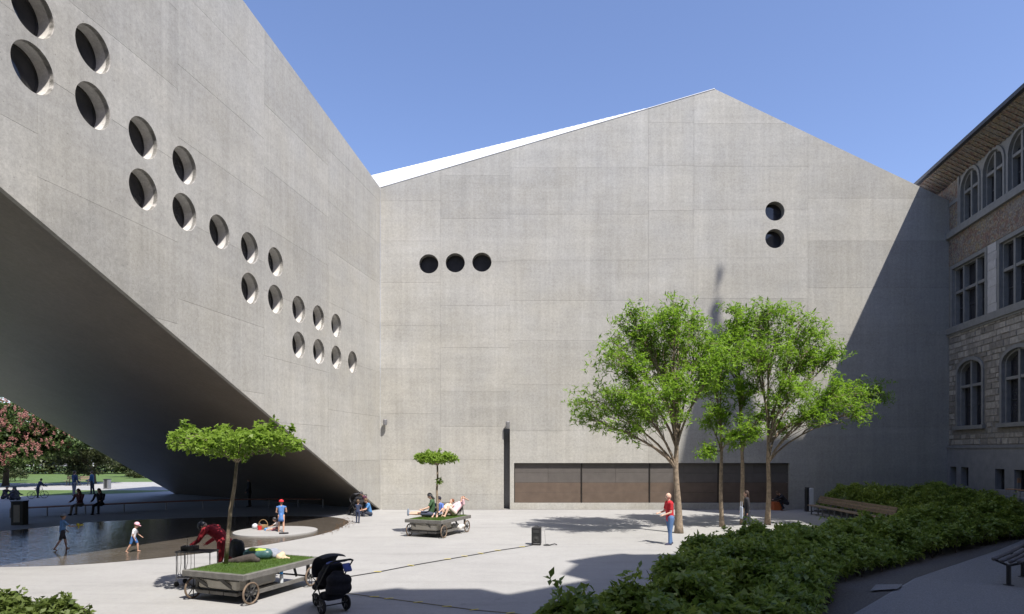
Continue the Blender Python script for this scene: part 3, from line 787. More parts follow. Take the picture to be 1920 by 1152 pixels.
# ---- low hedges
def dist_poly(x, y, poly):
    d = 1e9
    for i in range(len(poly)):
        ax, ay = poly[i - 1]; bx, by = poly[i]; vx, vy = bx - ax, by - ay
        t = max(0, min(1, ((x - ax) * vx + (y - ay) * vy) / (vx * vx + vy * vy + 1e-9)))
        d = min(d, math.hypot(x - ax - t * vx, y - ay - t * vy))
    return d
def hedge(name, label, poly, hgt, n, L, W, m, group=None, cat='hedge', stems=60, low=.28, rough=.22, shoots=260, cut=-.2):
    xs = [p[0] for p in poly]; ys = [p[1] for p in poly]
    cx, cy = sum(xs) / len(xs), sum(ys) / len(ys)
    t = empty(name, (cx, cy, 0), 0, label, cat, group); pts = []; k = 0
    sh = []; area = (max(xs) - min(xs)) * (max(ys) - min(ys))            # single shrubs with dips between them
    for _ in range(int(area / .75)):
        c = (random.uniform(min(xs), max(xs)), random.uniform(min(ys), max(ys)), random.uniform(.82, 1.12))
        if all((c[0] - q[0]) ** 2 + (c[1] - q[1]) ** 2 > .5 for q in sh): sh.append(c)
    sa = np.array(sh) if sh else np.array([[cx, cy, 1.0]])
    while len(pts) < n and k < n * 40:
        k += 1; x = random.uniform(min(xs), max(xs)); y = random.uniform(min(ys), max(ys))
        if not pip(x, y, poly): continue
        d = dist_poly(x, y, poly)
        bumps = mnoise.noise(Vector((x * .75, y * .75, 3))) * .6 + mnoise.noise(Vector((x * 2.1, y * 2.1, 8))) * .5
        h = (hgt(x, y) if callable(hgt) else hgt) * (1 + rough * bumps) * min(1, .62 + d * .55)
        dd = (sa[:, 0] - x) ** 2 + (sa[:, 1] - y) ** 2; j = int(dd.argmin()); h *= float(sa[j, 2]) * (1 - min(.5, .62 * dd[j]))
        if d < .5 and random.random() < .65: z = random.uniform(low * h + .06, h)
        else: z = h - abs(random.gauss(0, .13)) - .02
        if mnoise.noise(Vector((x * 3.1, y * 3.1, z * 3.1))) < cut: continue
        pts.append((x - cx, y - cy, max(z, .12)))
    for p in random.sample(pts, min(len(pts), shoots)):                # stray shoots above the clipped top
        h = random.uniform(.08, .3); dx, dy = random.uniform(-.08, .08), random.uniform(-.08, .08)
        for q in range(4): pts.append((p[0] + dx * q, p[1] + dy * q, p[2] + h * q / 3))
    whorls('foliage', pts, 5, L, W, m, t, up=.35, spread=1.7)
    st_ = MB()
    for _ in range(stems):
        for __ in range(30):
            x = random.uniform(min(xs), max(xs)); y = random.uniform(min(ys), max(ys))
            if pip(x, y, poly) and dist_poly(x, y, poly) < .75: break
        for __ in range(2):
            a = Vector((x - cx, y - cy, -.02)); h = (hgt(x, y) if callable(hgt) else hgt) * random.uniform(.35, .6)
            st_.tube([a, a + Vector((random.uniform(-.08, .08), random.uniform(-.08, .08), h * .5)), a + Vector((random.uniform(-.25, .25), random.uniform(-.25, .25), h))], [.018, .014, .006], 5, caps=False)
    st_.build('stem', M_BARKD, t)['kind'] = 'stuff'
    return t
H1 = [(-1.3, 6.6), (-.05, 8.5), (1.5, 10.9), (2.7, 12.8), (4.4, 16.4), (5.6, 17.6), (7.0, 17.9), (8.2, 16.2), (6.8, 13.6), (5.1, 10.9), (3.0, 7.4), (2.3, 6.3)]
H2 = [(5.2, 17.4), (6.6, 18.6), (9.5, 20.1), (14.5, 23.7), (15.6, 25.0), (20.2, 25.6), (20.6, 24.2), (17.6, 22.6), (13, 19.3), (10.4, 17.3), (8.3, 15.6), (6.5, 14.6), (6.2, 16.5)]
hedge('shrub_hedge', 'big leafy green shrub mass filling the lower foreground beside the paving', H1, 1.12, 15500, .135, .085, L_HEDGE, 'hedges in the planting bed', stems=90, rough=.36)
hedge('shrub_hedge', 'long clipped shaded hedge along the footpath in front of the bench', H2, lambda x, y: 1.06 + max(0, (x - 12) * .012), 18500, .125, .08, L_HEDGE, 'hedges in the planting bed', stems=150, rough=.34, shoots=400)
H3 = [(15.95, 26.2), (15.9, 33.6), (20, 33.9), (23.0, 33.6), (21.6, 26.2), (18, 25.8)]
hedge('shrub_hedge', 'rear hedge behind the long wooden bench against the concrete wall', H3, lambda x, y: 1.42 + max(0, (y - 28) * .02), 9500, .115, .07, L_HEDGE, 'hedges in the planting bed', stems=30)
HB_ = [(-10.6, 10.6), (-10.2, 11.6), (-9.2, 12.1), (-8.2, 11.9), (-7.35, 11.2), (-7.4, 10.5), (-9, 10.2)]
hedge('shrub', 'sunlit open leafy shrub in the lower left corner', HB_, .84, 1050, .115, .085, L_BUSH, None, 'shrub', 30, low=.2, rough=.42, shoots=50)

# ---- park trees seen below the bridge, plus two unseen ones
ch = tree('chestnut_tree', 'pink flowering chestnut tree with low broad crown in the park', (-45.5, 57.5, 0), (-45.4, 57.5, 1.7), [
    (Vector((-46.5, 57, 6.6)), (3.2, 3, 1.6)), (Vector((-43.3, 57, 5.2)), (2.6, 2.5, 1.6)), (Vector((-49, 57, 5.2)), (3, 2.6, 1.9)), (Vector((-41.2, 57.4, 3.7)), (2.0, 2.2, 1.3)), (Vector((-45, 54.8, 4.0)), (2.8, 2, 1.9)),
    (Vector((-48, 54.9, 3.0)), (2.6, 2, 1.5)), (Vector((-42.4, 55.2, 2.7)), (2.0, 1.6, 1.0)), (Vector((-51, 57, 3.2)), (2.2, 2.2, 2)), (Vector((-44.8, 54.6, 1.9)), (2.2, 1.6, .8)), (Vector((-41.6, 57.5, 5.4)), (2.2, 2.2, 1.3)), (Vector((-39.4, 57.8, 4.0)), (1.9, 2, 1.2))], .28, L_CHEST, M_BARKD, .34, .17, 5, 22)
fl = []
for c, r in [((-46.5, 57, 6.6), (3.2, 3, 1.6)), ((-43.3, 57, 5.2), (2.6, 2.5, 1.6)), ((-49, 57, 5.2), (3, 2.6, 1.9)), ((-41.2, 57.4, 3.7), (2.0, 2.2, 1.3)), ((-45, 54.8, 4.0), (2.8, 2, 1.9)), ((-48, 54.9, 3), (2.6, 2, 1.5)), ((-42.4, 55.2, 2.7), (2.0, 1.6, 1.0)), ((-44.8, 54.6, 1.9), (2.2, 1.6, .8)), ((-41.6, 57.5, 5.4), (2.2, 2.2, 1.3))]:
    for _ in range(58):
        d = unit(1)[0]; d[1] = -abs(d[1]); d[2] = d[2] * .7 + .3
        b = np.array([c[0] + d[0] * r[0] * 1.05, c[1] + d[1] * r[1] * 1.1, c[2] + d[2] * r[2] * 1.05]) - np.array([-45.5, 57.5, 0])
        for k in range(7): fl.append(tuple(b + np.array([0, 0, k * .045]) + unit(1)[0] * (.09 - k * .01)))
whorls('blossom', fl, 4, .10, .085, L_PINK, ch, up=.2)
G5 = 'evergreen trees at the back of the park'
tree('yew_tree', 'dark evergreen tree right of the pink chestnut', (-40.2, 61.5, 0), (-40.2, 61.5, 1.2), [(Vector((-40.5, 61.5, 4.5)), (2.4, 2.2, 1.9)), (Vector((-39.2, 61, 2.6)), (2.2, 2, 1.5)), (Vector((-42.2, 61, 2.6)), (2, 2, 1.6)), (Vector((-40.6, 60.2, 1.3)), (2.2, 1.5, .8)), (Vector((-43, 61, 4.6)), (1.6, 2, 1.5))], .25, L_DARK, M_BARKD, .26, .09, 7, 15, G5)
tree('yew_tree', 'small round evergreen tree left of the soffit foot, far in the park', (-45.5, 77, 0), (-45.4, 77, .9), [(Vector((-45.6, 77, 2.2)), (1.9, 1.6, 1.2)), (Vector((-44.4, 76.6, 1.3)), (1.6, 1.4, .8)), (Vector((-46.9, 76.6, 1.4)), (1.4, 1.4, .9))], .14, L_DARK, M_BARKD, .26, .09, 7, 16, G5)
for i, (x, y, h, lab) in enumerate([(-72, 92, 11, 'tall broadleaf tree far behind the chestnut on the left edge'), (-59, 100, 12, 'tall broadleaf tree far in the park, second behind the chestnut'), (-48, 104, 9.5, 'broadleaf tree far in the park above the small evergreen'), (-39, 108, 9, 'broadleaf tree far in the park nearest the bridge foot'), (-86, 96, 10, 'tall broadleaf tree in the far park beyond the left edge'), (-47, 36, 11, 'unseen park tree added past the left edge to block sky, mirrored in the pool'), (-45, 20, 12, 'unseen park tree added beyond the bridge to block sky, outside the left edge')]):  # last two are unseen, added to block sky and darken the pool
    tree('park_tree', lab, (x, y, 0), (x, y, h * .22), [(Vector((x + random.uniform(-1, 1) + dx, y + dy, h * z)), (h * .3, h * .3, h * .2)) for dx, dy, z in ((0, 0, .8), (-h * .24, 0, .55), (h * .24, 0, .55), (0, -h * .2, .45), (-h * .3, 0, .3), (h * .3, 0, .3), (0, -h * .2, .2))], .3, L_CHEST, M_BARKD, .5, .28, 5, 7.5, 'broadleaf trees far in the park')
for i, (x, y, r, lab) in enumerate([(-43.2, 74, 1.0, 'low dark shrub on the far lawn beside the litter bin'), (-40.8, 78, 1.2, 'low shrub on the far lawn close to the bridge foot'), (-52, 66, 1.4, 'low shrub at the foot of the chestnut tree')]):
    hedge('park_shrub', lab, [(x + r * 1.4 * math.cos(a), y + r * math.sin(a)) for a in [k * math.pi / 5 for k in range(10)]], .9 * r, 500, .2, .1, L_DARK, 'shrubs on the far lawn', 'shrub', 8, shoots=0)

hedge('park_hedge', 'tall dark hedge closing the far lawn behind the park trees', [(-85, 84), (-36, 88), (-36, 90.5), (-85, 86.5)], 3.6, 5200, .5, .3, L_DARK, None, 'hedge', 30, low=.05, rough=.35, shoots=100)
# ---- umbrella-trained trees on the carts
def umbrella_tree(label, base, top, crown_c, rx, rz, tw, L, W, group):
    base = Vector(base); t = empty('planter_tree', base, 0, label, 'tree', group)
    a = Vector((0, 0, -.06)); b = Vector(top) - base; c = Vector(crown_c) - base
    tb = MB(); m = a.lerp(b, .55) + Vector((-.03, .01, 0))
    tb.tube([a, a.lerp(m, .5), m, m.lerp(b, .5) + Vector((.02, 0, 0)), b], [.05, .046, .042, .038, .032], 9); tb.build('trunk', M_BARK, t, True)
    lb = MB(); tips = []
    arms = 9
    for i in range(arms):
        an = 2 * math.pi * i / arms + .3; e = c + Vector((math.cos(an) * rx * .92, math.sin(an) * rx * .8, random.uniform(-.05, .12)))
        pth = bez(b, b + Vector((0, 0, .12)) + (e - b) * .15, b.lerp(e, .6) + Vector((0, 0, .1)), e, 6); lb.tube(pth, [.022 - .0027 * k for k in range(7)], 5, caps=False)
    for _ in range(tw):
        an = random.uniform(0, 2 * math.pi); q = math.sqrt(random.random()); th = (1 - .62 * q * q)
        z = random.uniform(-1, 1) * rz * th + .28 * rz * math.sin(an * 3 + q * 4) - (.35 * rz if q < .35 else 0) * random.random()
        e = c + Vector((math.cos(an) * rx * q * (1 + .08 * math.sin(5 * an)), math.sin(an) * rx * .85 * q, z)); tips.append(tuple(e))
        if random.random() < .25: lb.tube([e, e.lerp(c, .3) + Vector((0, 0, -.05))], [.004, .007], 4, caps=False)
    for _ in range(9 if rx > 1 else 3):
        an = random.uniform(0, 2 * math.pi); q = random.uniform(.2, .9); p = c + Vector((math.cos(an) * rx * q, math.sin(an) * rx * .7 * q, rz * .8))
        h = random.uniform(.1, .3) * rz * 3
        for k in range(6): tips.append(tuple(p + Vector((random.uniform(-.04, .04), random.uniform(-.04, .04), h * k / 5))))
    lb.build('branch', M_BARK, t, True)['kind'] = 'stuff'
    whorls('foliage', tips, 5, L, W, L_CART, t, up=.1, spread=1.2)
    return t
DECK = .64
c1 = P(440, 828, 14.1)
umbrella_tree('flat topped leafy young tree growing out of the near grass cart', G(423, 1056, DECK + .03), P(444, 868, 14.0), c1, 1.36, .28, 880, .105, .085, 'flat topped trees on the grass carts')
c2 = P(818, 859, 24.2); B2 = G(821, 972, DECK + .03); B2.y = 24.2; B2.x = (821 - CX) / F * 24.2
t2 = umbrella_tree('small flat topped tree growing out of the far grass cart', B2, P(820, 874, 24.2), c2, .80, .2, 520, .10, .08, 'flat topped trees on the grass carts')
sp = [tuple(Vector((.02 + random.uniform(-.1, .1), random.uniform(-.1, .1), 1.32 + random.uniform(-.12, .12)))) for _ in range(14)]
whorls('side_shoot', sp, 4, .1, .08, L_CART, t2)
# fallen leaves along the pool edge
edge = [p for p in pool_poly if p[0] > -8.2 and p[1] > 24]
pts = []
for _ in range(160):
    p = random.choice(edge); pts.append((p[0] + random.gauss(.05, .16), p[1] + random.gauss(0, .35), .014))
D_ = unit(len(pts)); D_[:, 2] *= .12; U_ = unit(len(pts)) * .2; U_[:, 2] = 1
o = link('fallen_leaves', leaf_mesh('fallen_leaves', np.array(pts), D_, U_, rng.uniform(.05, .1, len(pts)), rng.uniform(.03, .06, len(pts))), leaf('dry_leaf', (.11, .065, .035), (.19, .11, .055), .1))
tag(o, 'dry brown leaves washed up along the pool edge', 'leaves', kind='stuff')

# ================================================================== PEOPLE
def skin_mat(i): return simple('skin_%d' % i, [(.52, .31, .22), (.60, .39, .29), (.40, .23, .155)][i], .55, .06, 30)
def cloth(name, col): return simple(name, col, .9, .22, 11, bmp=.35)
def remeshed(name, mb, voxel, m, parent, smooth=4):
    me = mb.mesh(name); o = bpy.data.objects.new(name, me); COL.objects.link(o)
    r = o.modifiers.new('r', 'REMESH'); r.mode = 'VOXEL'; r.voxel_size = voxel
    s = o.modifiers.new('s', 'SMOOTH'); s.factor = .5; s.iterations = smooth
    dg = bpy.context.evaluated_depsgraph_get(); dg.update()
    nm = bpy.data.meshes.new_from_object(o.evaluated_get(dg)); bpy.data.objects.remove(o); bpy.data.meshes.remove(me)
    nm.name = name; nm.polygons.foreach_set('use_smooth', [True] * len(nm.polygons))
    nm.materials.clear()
    return link(name, nm, m, parent)
def caps(mb, a, b, ra, rb, n=10):
    a = Vector(a); b = Vector(b); d = b - a
    if d.length < 1e-4: return mb.ball(a, ra)
    x, y, d = frame_of(d); L = (b - a).length; prof = []
    for i in range(5): t = -math.pi / 2 + math.pi / 2 * i / 4; prof.append((ra * math.cos(t), ra * math.sin(t)))
    for i in range(5): t = math.pi / 2 * i / 4; prof.append((rb * math.cos(t), L + rb * math.sin(t)))
    return mb.lathe(prof, a, n, d)
def sd_(f): f = R(f); return Vector((math.sin(f), 0, -math.cos(f)))
def person(label, loc, heading, H, top, bottom, pose=None, group=None, skin=0, hair=(.04, .025, .015), hair_len=0, hat=None, sleeve='short', legs='long', shoes=(.03, .03, .03), head_k=7.4, voxel=.012, skirt=None, sit=None, bulk=1.1, eyes=True):
    """local axes: forward +X, left +Y. Limb angles are measured from straight down, forward positive."""
    p = dict(lean=3, head=0, hip=(4, -4), knee=(4, 4), sh=(6, -4), el=(18, 18), ab=(9, 9), leg_ab=(3, 3), turn=0, bend=0)
    p.update(pose or {})
    e = empty('person', loc, heading, label, 'person', group); k = H / 1.75; hh = H / head_k
    tl = .295 * H - (hh - H / 7.4) * .5; ua, fa = .165 * H, .145 * H; th, shn = .243 * H, .235 * H
    pel = Vector((0, 0, 0)); tdir = Vector((math.sin(R(p['lean'])), 0, math.cos(R(p['lean']))))
    mid = pel + tdir * tl * .5; l2 = R(p['lean'] + p['bend']); td2 = Vector((math.sin(l2), 0, math.cos(l2)))
    nb = mid + td2 * tl * .55; Y = Vector((0, 1, 0)); fwd = Vector((td2.z, 0, -td2.x))
    hp = R(p['lean'] + p['bend'] + p['head']); hd = Vector((math.sin(hp), 0, math.cos(hp))); hf = Vector((hd.z, 0, -hd.x))
    tw = Matrix.Rotation(R(p['turn']), 3, hd); hf = tw @ hf; hy = hd.cross(hf)
    neck = nb + td2 * .02 * H; hc = neck + hd * hh * .62
    J = {}
    sw, hw = .112 * H * bulk, .052 * H * bulk
    for i, s in enumerate((1, -1)):
        a = nb - td2 * .03 * H + Y * s * sw
        ab = R(p['ab'][i]); d = sd_(p['sh'][i]); d = Vector((d.x * math.cos(ab), s * math.sin(ab), d.z * math.cos(ab))); el = a + d * ua
        d2 = sd_(p['sh'][i] + p['el'][i]); inn = R(p.get('inn', (6, 6))[i]); d2 = Vector((d2.x * math.cos(inn), -s * math.sin(inn), d2.z * math.cos(inn))); wr = el + d2 * fa
        h0 = pel + Y * s * hw; lab = R(p['leg_ab'][i]); d3 = sd_(p['hip'][i]); d3 = Vector((d3.x * math.cos(lab), s * math.sin(lab), d3.z * math.cos(lab))); kn = h0 + d3 * th
        d4 = sd_(p['hip'][i] - p['knee'][i]); d4 = Vector((d4.x, s * math.sin(lab) * .4, d4.z)).normalized(); an = kn + d4 * shn
        fd = Vector((-d4.z, 0, d4.x)) if p.get('foot', 0) == 0 else Vector((-d4.z, 0, d4.x)) * math.cos(R(p['foot'])) + d4 * math.sin(R(p['foot']))
        J[i] = (a, el, wr, d2, h0, kn, an, fd.normalized(), d4)
    # vertical placing
    lo = min([J[i][6].z - .045 * k for i in J] + [(J[i][6] + J[i][7] * .13 * k).z - .03 * k for i in J] + [-.09 * k])
    off = Vector((0, 0, -lo if sit is None else sit))
    T = lambda v: v + off
    b = MB()
    caps(b, T(pel + Y * .03 * k), T(mid + Y * .03 * k), .085 * k * bulk, .085 * k * bulk); caps(b, T(pel - Y * .03 * k), T(mid - Y * .03 * k), .085 * k * bulk, .085 * k * bulk)
    for s in (1, -1): caps(b, T(mid + Y * s * .035 * k), T(nb + Y * s * .075 * k - td2 * .06 * k), .09 * k * bulk, .075 * k * bulk)
    caps(b, T(nb - td2 * .03 * k), T(neck + hd * .05 * k), .055 * k, .046 * k)
    # head, jaw, nose, ears
    rx, ry, rz = hh * .40, hh * .335, hh * .47
    hm = MB(); hm.ball((0, 0, 0), (rx, ry, rz), 16, 12); caps(hm, (rx * .35, 0, -rz * .45), (rx * .55, 0, -rz * .72), ry * .6, ry * .42)
    caps(hm, (rx * .92, 0, rz * .02), (rx * 1.14, 0, -rz * .2), hh * .035, hh * .055); hm.ball((0, ry, -.05 * hh), (hh * .06, hh * .035, hh * .09), 8, 6); hm.ball((0, -ry, -.05 * hh), (hh * .06, hh * .035, hh * .09), 8, 6)
    HM = Matrix((hf, hy, hd)).transposed(); b.add([T(hc) + HM @ Vector(v) for v in hm.v], hm.f)
    for i, s in enumerate((1, -1)):
        a, el, wr, d2, h0, kn, an, fd, d4 = J[i]
        caps(b, T(a), T(el), .047 * k * bulk, .037 * k); caps(b, T(el), T(wr), .037 * k, .026 * k)
        x, y, dd = frame_of(d2); sidev = Vector((0, 1, 0)); nrm_ = d2.cross(sidev).normalized(); across = nrm_.cross(d2).normalized()
        palm = wr + d2 * .045 * k; caps(b, T(wr), T(palm + across * .016 * k), .022 * k, .022 * k); caps(b, T(wr), T(palm - across * .016 * k), .022 * k, .022 * k)
        for q, (o_, ln) in enumerate(((-.030, .062), (-.010, .072), (.011, .07), (.031, .055))):
            f0_ = palm + across * o_ * k + d2 * .015 * k; f1_ = f0_ + (d2 + across * o_ * 4) * ln * .5 * k; f2_ = f1_ + (d2 * .75 + nrm_ * .55) * ln * .5 * k
            caps(b, T(f0_), T(f1_), .0095 * k, .009 * k, 6); caps(b, T(f1_), T(f2_), .009 * k, .0075 * k, 6)
        t0_ = wr + d2 * .025 * k + nrm_ * .012 * k; t1_ = t0_ + (d2 * .6 + nrm_ * .7 - across * s * .5).normalized() * .045 * k
        caps(b, T(t0_), T(t1_), .0115 * k, .0105 * k, 6); caps(b, T(t1_), T(t1_ + d2 * .028 * k), .0105 * k, .008 * k, 6)
        caps(b, T(h0), T(kn), .078 * k * bulk, .055 * k); caps(b, T(kn), T(kn.lerp(an, .35)), .053 * k, .056 * k); caps(b, T(kn.lerp(an, .35)), T(an), .052 * k, .034 * k)
        caps(b, T(an + d4 * .02 * k - fd * .02 * k), T(an + d4 * .025 * k + fd * .13 * k), .035 * k, .026 * k)
    remeshed('body', b, voxel, skin_mat(skin), e)
    if eyes:
        for s in (1, -1): MB().ball(T(hc) + HM @ Vector((rx * .90, s * ry * .42, rz * .06)), hh * .04, 8, 6).build('eye', M_BLACK, e)
    # clothes
    if top:
        c = MB(); g = .014 * k; hem = -.03 * k
        for s in (1, -1):
            caps(c, T(pel + Y * s * .035 * k + tdir * hem), T(mid + Y * s * .035 * k), .092 * k * bulk + g * .6, .09 * k * bulk + g); caps(c, T(mid + Y * s * .035 * k), T(nb + Y * s * .08 * k - td2 * .055 * k), .092 * k * bulk + g, .078 * k * bulk + g)
            caps(c, T(nb + Y * s * .05 * k - td2 * .03 * k), T(J[0 if s == 1 else 1][0]), .06 * k, .056 * k)
        for i in J:
            a, el, wr = J[i][:3]
            if sleeve == 'short': caps(c, T(a), T(a.lerp(el, .62)), .055 * k * bulk, .056 * k)
            if sleeve == 'long': caps(c, T(a), T(el), .06 * k * bulk, .052 * k); caps(c, T(el), T(el.lerp(wr, .92)), .052 * k, .042 * k)
        remeshed('shirt', c, voxel, cloth('cloth_%.2f_%.2f_%.2f' % top, top), e)
    if bottom:
        c = MB()
        for s in (1, -1): caps(c, T(pel + Y * s * .03 * k + tdir * .06 * k), T(pel + Y * s * .035 * k - tdir * .01), .092 * k * bulk, .095 * k * bulk)
        for i in J:
            h0, kn, an = J[i][4:7]
            if legs == 'long': caps(c, T(h0), T(kn), .092 * k * bulk, .067 * k); caps(c, T(kn), T(kn.lerp(an, .93)), .067 * k, .056 * k)
            elif legs == 'shorts': caps(c, T(h0), T(h0.lerp(kn, .82)), .093 * k * bulk, .076 * k)
        remeshed('trousers' if legs == 'long' else 'shorts', c, voxel, cloth('cloth_%.2f_%.2f_%.2f' % bottom, bottom), e)
    if skirt:
        z0_ = T(pel).z; c = MB(); c.lathe([(.10 * k, z0_ + .16 * k), (.125 * k, z0_ + .02 * k), (.15 * k, z0_ - .14 * k), (.175 * k, z0_ - .3 * k), (.165 * k, z0_ - .3 * k), (.1 * k, z0_)], (T(pel).x, T(pel).y, 0), 16)
        c.build('skirt', cloth('cloth_%.2f_%.2f_%.2f' % skirt, skirt), e, True)
    if shoes:
        for i in J:
            an, fd, d4 = J[i][6], J[i][7], J[i][8]; c = MB(); caps(c, T(an + d4 * .022 * k - fd * .03 * k), T(an + d4 * .03 * k + fd * .14 * k), .043 * k, .034 * k); caps(c, T(an), T(an + d4 * .02 * k), .043 * k, .045 * k)
            remeshed('shoe', c, voxel, cloth('cloth_%.2f_%.2f_%.2f' % shoes, shoes), e)
    if hair:
        c = MB(); q = MB(); q.ball((-rx * .13, 0, rz * .16), (rx * 1.03, ry * 1.12, rz * 1.0), 16, 12)
        if hair_len:
            for s in (-.6, 0, .6): caps(q, (-rx * .55, ry * s, 0), (-rx * .75, ry * s * 1.15, -rz * .6 - hair_len * k), ry * .55, ry * .36)
        c.add([T(hc) + HM @ Vector(v) for v in q.v], q.f); remeshed('hair', c, voxel, simple('hair_%.3f' % hair[0], hair, .6, .3, 40, bmp=.4), e, 2)
    if hat:
        c = MB(); q = MB(); n = 16; prof = [(rx * 1.16 * math.cos(t * math.pi / 12), rz * .28 + rz * .9 * math.sin(t * math.pi / 12)) for t in range(6)]
        q.lathe([(rx * 1.12, rz * .12)] + prof + [(.002, rz * 1.19)], (-rx * .06, 0, 0), n); q.box((rx * 1.2, 0, rz * .24), (rx * .9, ry * 1.5, rz * .06), rot=(0, .15, 0), bevel=.01)
        c.add([T(hc) + HM @ Vector(v) for v in q.v], q.f); c.build('cap', cloth('cloth_%.2f_%.2f_%.2f' % hat, hat), e, True)
    e['_hand'] = [list(T(J[i][2] + J[i][3] * .09 * k)) for i in (0, 1)]
    return e
def hand_at(e, i):
    v = Vector(e['_hand'][i]); r = Matrix.Rotation(e.rotation_euler.z, 3, 'Z'); return Vector(e.location) + r @ v
def toward(a, b): return math.atan2(b[1] - a[1], b[0] - a[0])
LEFT, RIGHT, AWAY, NEAR = math.pi, 0.0, math.pi / 2, -math.pi / 2

man = person('bald man in red shirt and blue jeans standing beside the left court tree', G(1256, 1021), LEFT + .1, 1.78, (.50, .02, .03), (.09, .17, .34), dict(hip=(5, -5), knee=(3, 3), sh=(8, 14), el=(62, 60), ab=(6, 6), inn=(8, 14), head=4), skin=1, hair=None, shoes=(.05, .05, .09), bulk=1.22, voxel=.010)
hp_ = hand_at(man, 1)
ph = MB(); ph.box((0, 0, 0), (.15, .08, .012), bevel=.003); o = ph.build('phone', M_STEELG); o.location = hand_at(man, 1) + Vector((-.04, .0, .015)); o.rotation_euler = (0, .2, .2); tag(o, 'pale flat handset held by the man in red', 'handset')
wom = person('dark haired woman in black jacket walking behind the hedge between the court trees', (9.05, 24.6, 0), LEFT - .25, 1.68, (.018, .018, .024), (.03, .035, .05), dict(hip=(16, -14), knee=(6, 10), sh=(-10, 12), el=(20, 25)), hair_len=.2, sleeve='long', hair=(.035, .018, .012))
mbg = MB(); mbg.box((0, 0, 0), (.05, .26, .46), bevel=.02); mbg.tube([(0, -.09, .22), (0, -.07, .42), (0, .07, .42), (0, .09, .22)], .008, 6); o = mbg.build('tote_bag', simple('pale_bag', (.45, .50, .60), .8, .1, 8)); o.location = (8.78, 24.5, .80); tag(o, 'pale bag carried by the woman in black', 'bag')
# red jacket man bending over the trolley by the near cart
jm = person('man in red jacket and dark cap bending over the equipment trolley', (-7.05, 15.72, 0), LEFT - .12, 1.80, (.26, .012, .022), (.24, .012, .02), dict(lean=36, bend=22, head=24, hip=(6, -4), knee=(10, 6), sh=(30, 22), el=(30, 34), ab=(10, 12)), sleeve='long', hair=(.05, .05, .055), hat=(.04, .045, .055), shoes=(.03, .03, .03), bulk=1.32, voxel=.010)
# children in the pool
boy = person('boy in blue shirt and cap wading in the shaded pool', G(117, 1031), RIGHT + .9, 1.2, (.16, .33, .62), (.05, .05, .06), dict(hip=(20, -18), knee=(12, 14), sh=(14, 40), el=(25, 45)), legs='shorts', shoes=None, hat=(.22, .27, .36), head_k=6.2, hair=(.10, .06, .03))
sq = MB(); sq.tube([(0, 0, 0), (.13, 0, .02)], [.03, .026], 8); sq.box((.0, 0, -.045), (.03, .03, .09)); sq.ball((-.02, 0, .035), .045, 8, 6); o = sq.build('water_toy', simple('yellow_plastic', (.62, .55, .05), .35, .1, 8)); o.location = hand_at(boy, 1) + Vector((.03, .0, .02)); o.rotation_euler = (0, 0, .6); tag(o, 'yellow water toy held by the boy in the pool', 'toy')
tod = person('toddler with pink hat and white shirt stepping at the pool edge', G(250, 1036), RIGHT + .25, .95, (.78, .77, .80), (.05, .14, .36), dict(lean=10, hip=(26, -16), knee=(24, 14), sh=(20, -6), el=(30, 30), head=14), legs='shorts', shoes=None, hat=(.72, .40, .46), head_k=5.2, hair=(.2, .12, .05))
gir = person('child in red cap and blue dress standing on the round pool island', Vector((-8.87, 24.6, .05)), AWAY + .25, 1.24, (.08, .19, .45), None, dict(hip=(6, -6), sh=(10, 16), el=(70, 75), inn=(15, 15)), skirt=(.08, .19, .45), shoes=None, hat=(.62, .03, .04), head_k=6.2, hair=(.08, .05, .03), sleeve='none')
bab = person('small child sitting on the pool island beside the toys', Vector((-9.12, 24.95, .05)), LEFT + .2, .86, (.55, .50, .48), (.20, .08, .09), dict(lean=18, hip=(84, 84), knee=(6, 10), sh=(55, 50), el=(10, 12), leg_ab=(16, 16), head=10), sit=.11, legs='shorts', shoes=None, head_k=5, hair=(.05, .03, .02))
# group at the foot of the bridge
G6 = 'family resting at the foot of the bridge'
person('woman in blue shirt sitting at the foot of the bridge', G(694, 968), LEFT + .5, 1.65, (.07, .20, .42), (.03, .035, .055), dict(lean=14, hip=(105, 98), knee=(120, 112), sh=(40, 30), el=(40, 40), head=20), G6, sit=.12, hair=(.12, .065, .03), hair_len=.12)
person('child in navy clothes with bare arms standing before the pushchair', G(671, 981), AWAY - .3, 1.02, (.035, .05, .10), (.025, .035, .075), dict(sh=(25, 20), el=(30, 30)), G6, head_k=5.6, hair=(.10, .06, .03))
person('person in dark plum top crouching behind the pushchair', G(684, 965) + Vector((0, .5, 0)), LEFT + .9, 1.68, (.10, .03, .06), (.03, .03, .04), dict(lean=30, hip=(100, 90), knee=(125, 120), sh=(50, 40), el=(30, 30), head=10), G6, hair=(.05, .03, .02))
# dark passer-by and bench sitters under the bridge
person('person in black clothes standing in deep shade under the bridge', (-14.9, 36.3, 0), LEFT + .6, 1.70, (.012, .012, .016), (.012, .012, .014), dict(sh=(8, 4), el=(25, 20)), sleeve='long', hair=(.02, .012, .01), eyes=False)
def sitter(label, loc, hd, top, bottom, hair, hl, g): return person(label, loc, hd, 1.66, top, bottom, dict(lean=8, hip=(86, 80), knee=(84, 70), sh=(30, 26), el=(50, 46), head=14), g, sit=.52, hair=hair, hair_len=hl, sleeve='long', eyes=False)
G7 = 'two women on the pool bench'
sitter('woman with long reddish hair sitting on the pool bench, left of two', (-21.35, 31.65, 0), NEAR - .1, (.10, .03, .03), (.16, .14, .12), (.07, .025, .015), .3, G7)
sitter('woman with long dark hair sitting on the pool bench, right of two', (-20.55, 31.95, 0), NEAR + .1, (.02, .018, .02), (.015, .015, .018), (.025, .015, .01), .34, G7)
G8 = 'couple standing on the park path'
